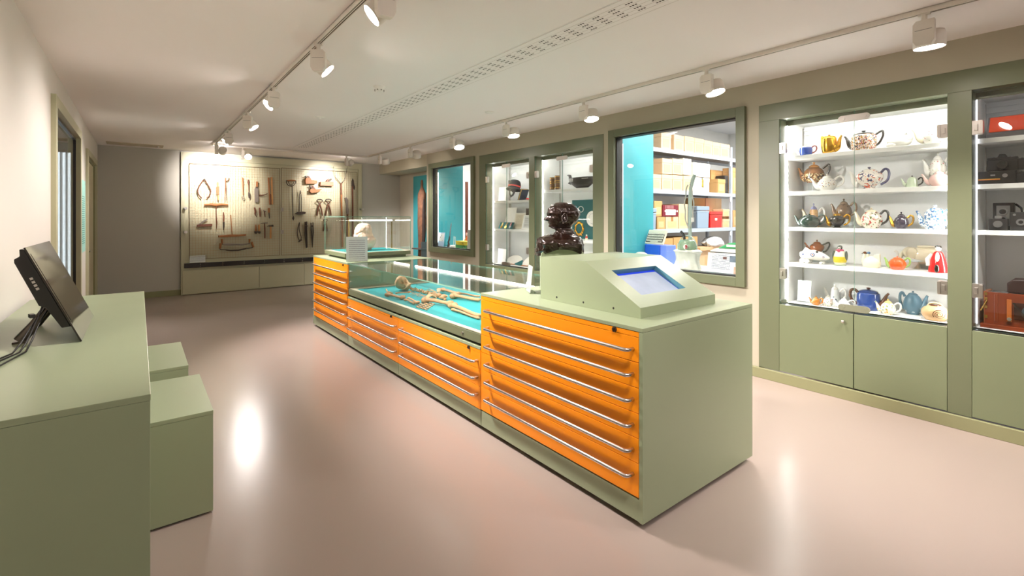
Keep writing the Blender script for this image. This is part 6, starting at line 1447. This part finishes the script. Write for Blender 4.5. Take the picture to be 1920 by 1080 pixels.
tool('awl', 'round headed grey handled awl, last in upper row of four', [('handle', OAK, 't', [(880,606),(880,650)], [11,9]), ('shank', IRON, 't', [(880,650),(885,705)], [6,4])])
tool('stubby_brush', 'stubby wood handled tool with dark foot, leftmost of lower row of four', [('handle', OAK, 't', [(755,764),(756,825)], [5,9]), ('head', IRON, 'p', [(742,826),(772,826),(772,838),(760,852),(744,846)], .03)])
tool('stubby_brush', 'stubby pale handled tool with dark foot, second of lower row of four', [('handle', ASH, 't', [(785,764),(787,825)], [9,10]), ('head', IRON, 'p', [(776,826),(800,826),(800,845),(786,850),(778,842)], .03)])
tool('pein_hammer', 'long thin headed hammer with brown handle in lower row', [('head', IRONG, 't', [(801,753),(838,748),(868,747)], [3,6,5]), ('handle', DWOOD, 't', [(838,750),(840,800),(841,892)], [5,7,6])])
tool('claw_hammer', 'claw hammer with pale handle, rightmost of lower row', [('head', IRON, 't', smoothp([(862,780),(880,775),(900,776),(921,772)],3), [3]*3+[7]*3+[9]*3+[10]), ('handle', ASH, 't', [(898,778),(895,840),(896,894)], [6,9,9])])
# right grid
tool('bog_spade', 'tall D handled iron digging rod with arrow shaped tip', [('grip', OAK, 't', [(1052,347),(1090,344),(1130,347)], [7,8,7]), ('yoke', IRON, 't', smoothp([(1046,345),(1048,370),(1065,392),(1088,398),(1112,392),(1130,370),(1133,345)],3), 4), ('yoke', IRON, 't', smoothp([(1060,350),(1070,375),(1088,388),(1110,375),(1118,350)],3), 3), ('rod', IRON, 't', [(1100,396),(1103,520),(1107,680)], 4.5), ('tip', IRON, 'p', [(1108,672),(1120,700),(1112,726),(1100,705)], .02)])
tool('peat_hoe', 'two rod iron tool with a wide flat dark foot', [('socket', IRON, 't', [(1176,440),(1176,475)], [4,9]), ('rod', IRON, 't', [(1170,475),(1168,560),(1166,640)], 4), ('rod', IRON, 't', [(1183,475),(1184,560),(1186,638)], 4), ('foot', IRON, 'p', smoothp([(1125,660),(1150,644),(1190,640),(1226,644),(1222,662),(1170,670),(1125,665)],1), .05)])
def plane(label, x, y, s=1, flip=False, boat=False):
    f = lambda a, b: (x + (a if not flip else -a) * s, y + b * s)
    body = [f(-50,-12), f(-40,-30), f(-10,-30), f(10,-8), f(62,-2), f(64,22), f(40,28), f(-45,28)] if not boat else [f(-60,-18), f(60,-18), f(62,18), f(-60,22)]
    if boat == 2: body = [f(-45,-10), f(-30,-20), f(10,-8), f(70,-14), f(30,16), f(-30,26), f(-46,14)]
    tool('hand_plane', label, [('body', OAK if boat != 1 else mat('reddish_beech', 'a86a4c', .5, n=.2), 'p', body, .075), ('iron', IRON, 'p', [f(-52,-44), f(-40,-50), f(-8,-18), f(-22,-14)], .03), ('wedge', DWOOD, 'p', [f(-30,-50), f(-10,-46), f(12,-10), f(-5,-8)], .02)])
plane('reddish wooden hand plane, upper left of three', 1270, 350)
plane('wooden block plane with straight pale body, upper right of three', 1425, 377, 1, True, 1)
plane('boat shaped wooden plane, lowest of three', 1310, 440, 1, False, 2)
tool('pitchfork', 'very long handled two tined hay fork standing at right of the grid', [('tine', IRONG, 't', smoothp([(1492,212),(1500,270),(1518,322),(1545,355),(1562,372)],3), [2]*6+[4]*6+[5]), ('tine', IRONG, 't', smoothp([(1622,212),(1612,270),(1602,322),(1582,355),(1562,372)],3), [2]*6+[4]*6+[5]), ('socket', DWOOD, 't', [(1562,368),(1565,480)], [7,9]), ('shaft', OAK, 't', [(1565,478),(1570,700),(1575,975)], [9,9,9])])
tool('billhook', 'flat dark billhook blade on a brown pole beside the hay fork', [('blade', IRONG, 'p', smoothp([(1594,510),(1612,503),(1630,530),(1630,600),(1638,620),(1634,668),(1620,680),(1610,640),(1608,560),(1594,510)],1)[:-1], .014), ('pole', DWOOD, 't', [(1624,665),(1625,800),(1626,960)], 9)])
tool('pruning_pole', 'brown pole with a dark hooked pruning head at the right edge', [('head', IRON, 'p', smoothp([(1672,325),(1682,345),(1686,380),(1694,410),(1688,436),(1676,410),(1662,400),(1664,350),(1672,325)],1)[:-1], .03), ('pole', DWOOD, 't', [(1670,400),(1673,680),(1675,955)], 9)])
def pincers(label, x, y, s=1):
    f = lambda a, b: (x + a * s, y + b * s)
    tool('pincers', label, [('jaw', IRON, 't', smoothp([f(-24,14), f(-26,4), f(-12,-4), f(6,-4)],3), 5), ('jaw', IRON, 't', smoothp([f(24,14), f(26,4), f(12,-4), f(-6,-4)],3), 5), ('handle', RUST, 't', smoothp([f(20,16), f(4,34), f(-14,80), f(-26,150)],3), [5]*4+[8]*5+[6]), ('handle', RUST, 't', smoothp([f(-20,16), f(-4,34), f(14,80), f(26,150)],3), [5]*4+[8]*5+[6]), ('rivet', IRON, 't', [f(-5,34), f(5,34)], 8)])
pincers('iron pincers, leftmost of three pairs', 1360, 530, 1.0); pincers('iron pincers, middle of three pairs', 1442, 528, .98); pincers('iron pincers, lowest of three pairs under the middle one', 1415, 715, .74)
tool('wire_tongs', 'slender looped wire tongs, leftmost of lower three', [('arm', IRON, 't', smoothp([(1168,742),(1152,800),(1148,850),(1160,900),(1178,915)],3), 4), ('arm', IRON, 't', smoothp([(1170,742),(1166,800),(1176,850),(1186,890),(1170,925)],3), 4), ('tip', IRON, 't', [(1160,925),(1190,905)], 8)])
tool('flat_tongs', 'thick dark straight tongs, middle of lower three', [('arm', IRON, 't', [(1222,738),(1224,850),(1234,985)], [7,8,6]), ('arm', IRON, 't', [(1236,734),(1238,850),(1241,980)], [7,7,5]), ('joint', IRON, 't', [(1218,775),(1244,775)], 9)])
tool('flat_tongs', 'thin dark straight tongs, rightmost of lower three', [('arm', IRON, 't', [(1278,745),(1282,840),(1290,980)], [6,6,4]), ('arm', IRON, 't', [(1296,742),(1297,840),(1290,970)], [6,7,5]), ('joint', IRON, 't', [(1276,775),(1300,775)], 8)])
p = RY(371, 492, YP - .09)
caption('caption_card', 'small white printed card on the black rail under the tool grid', (p.x, YP - .035, .5905), -math.pi / 2, .26, .14, .1, print_mat('card_print', rows=6, axis=1))
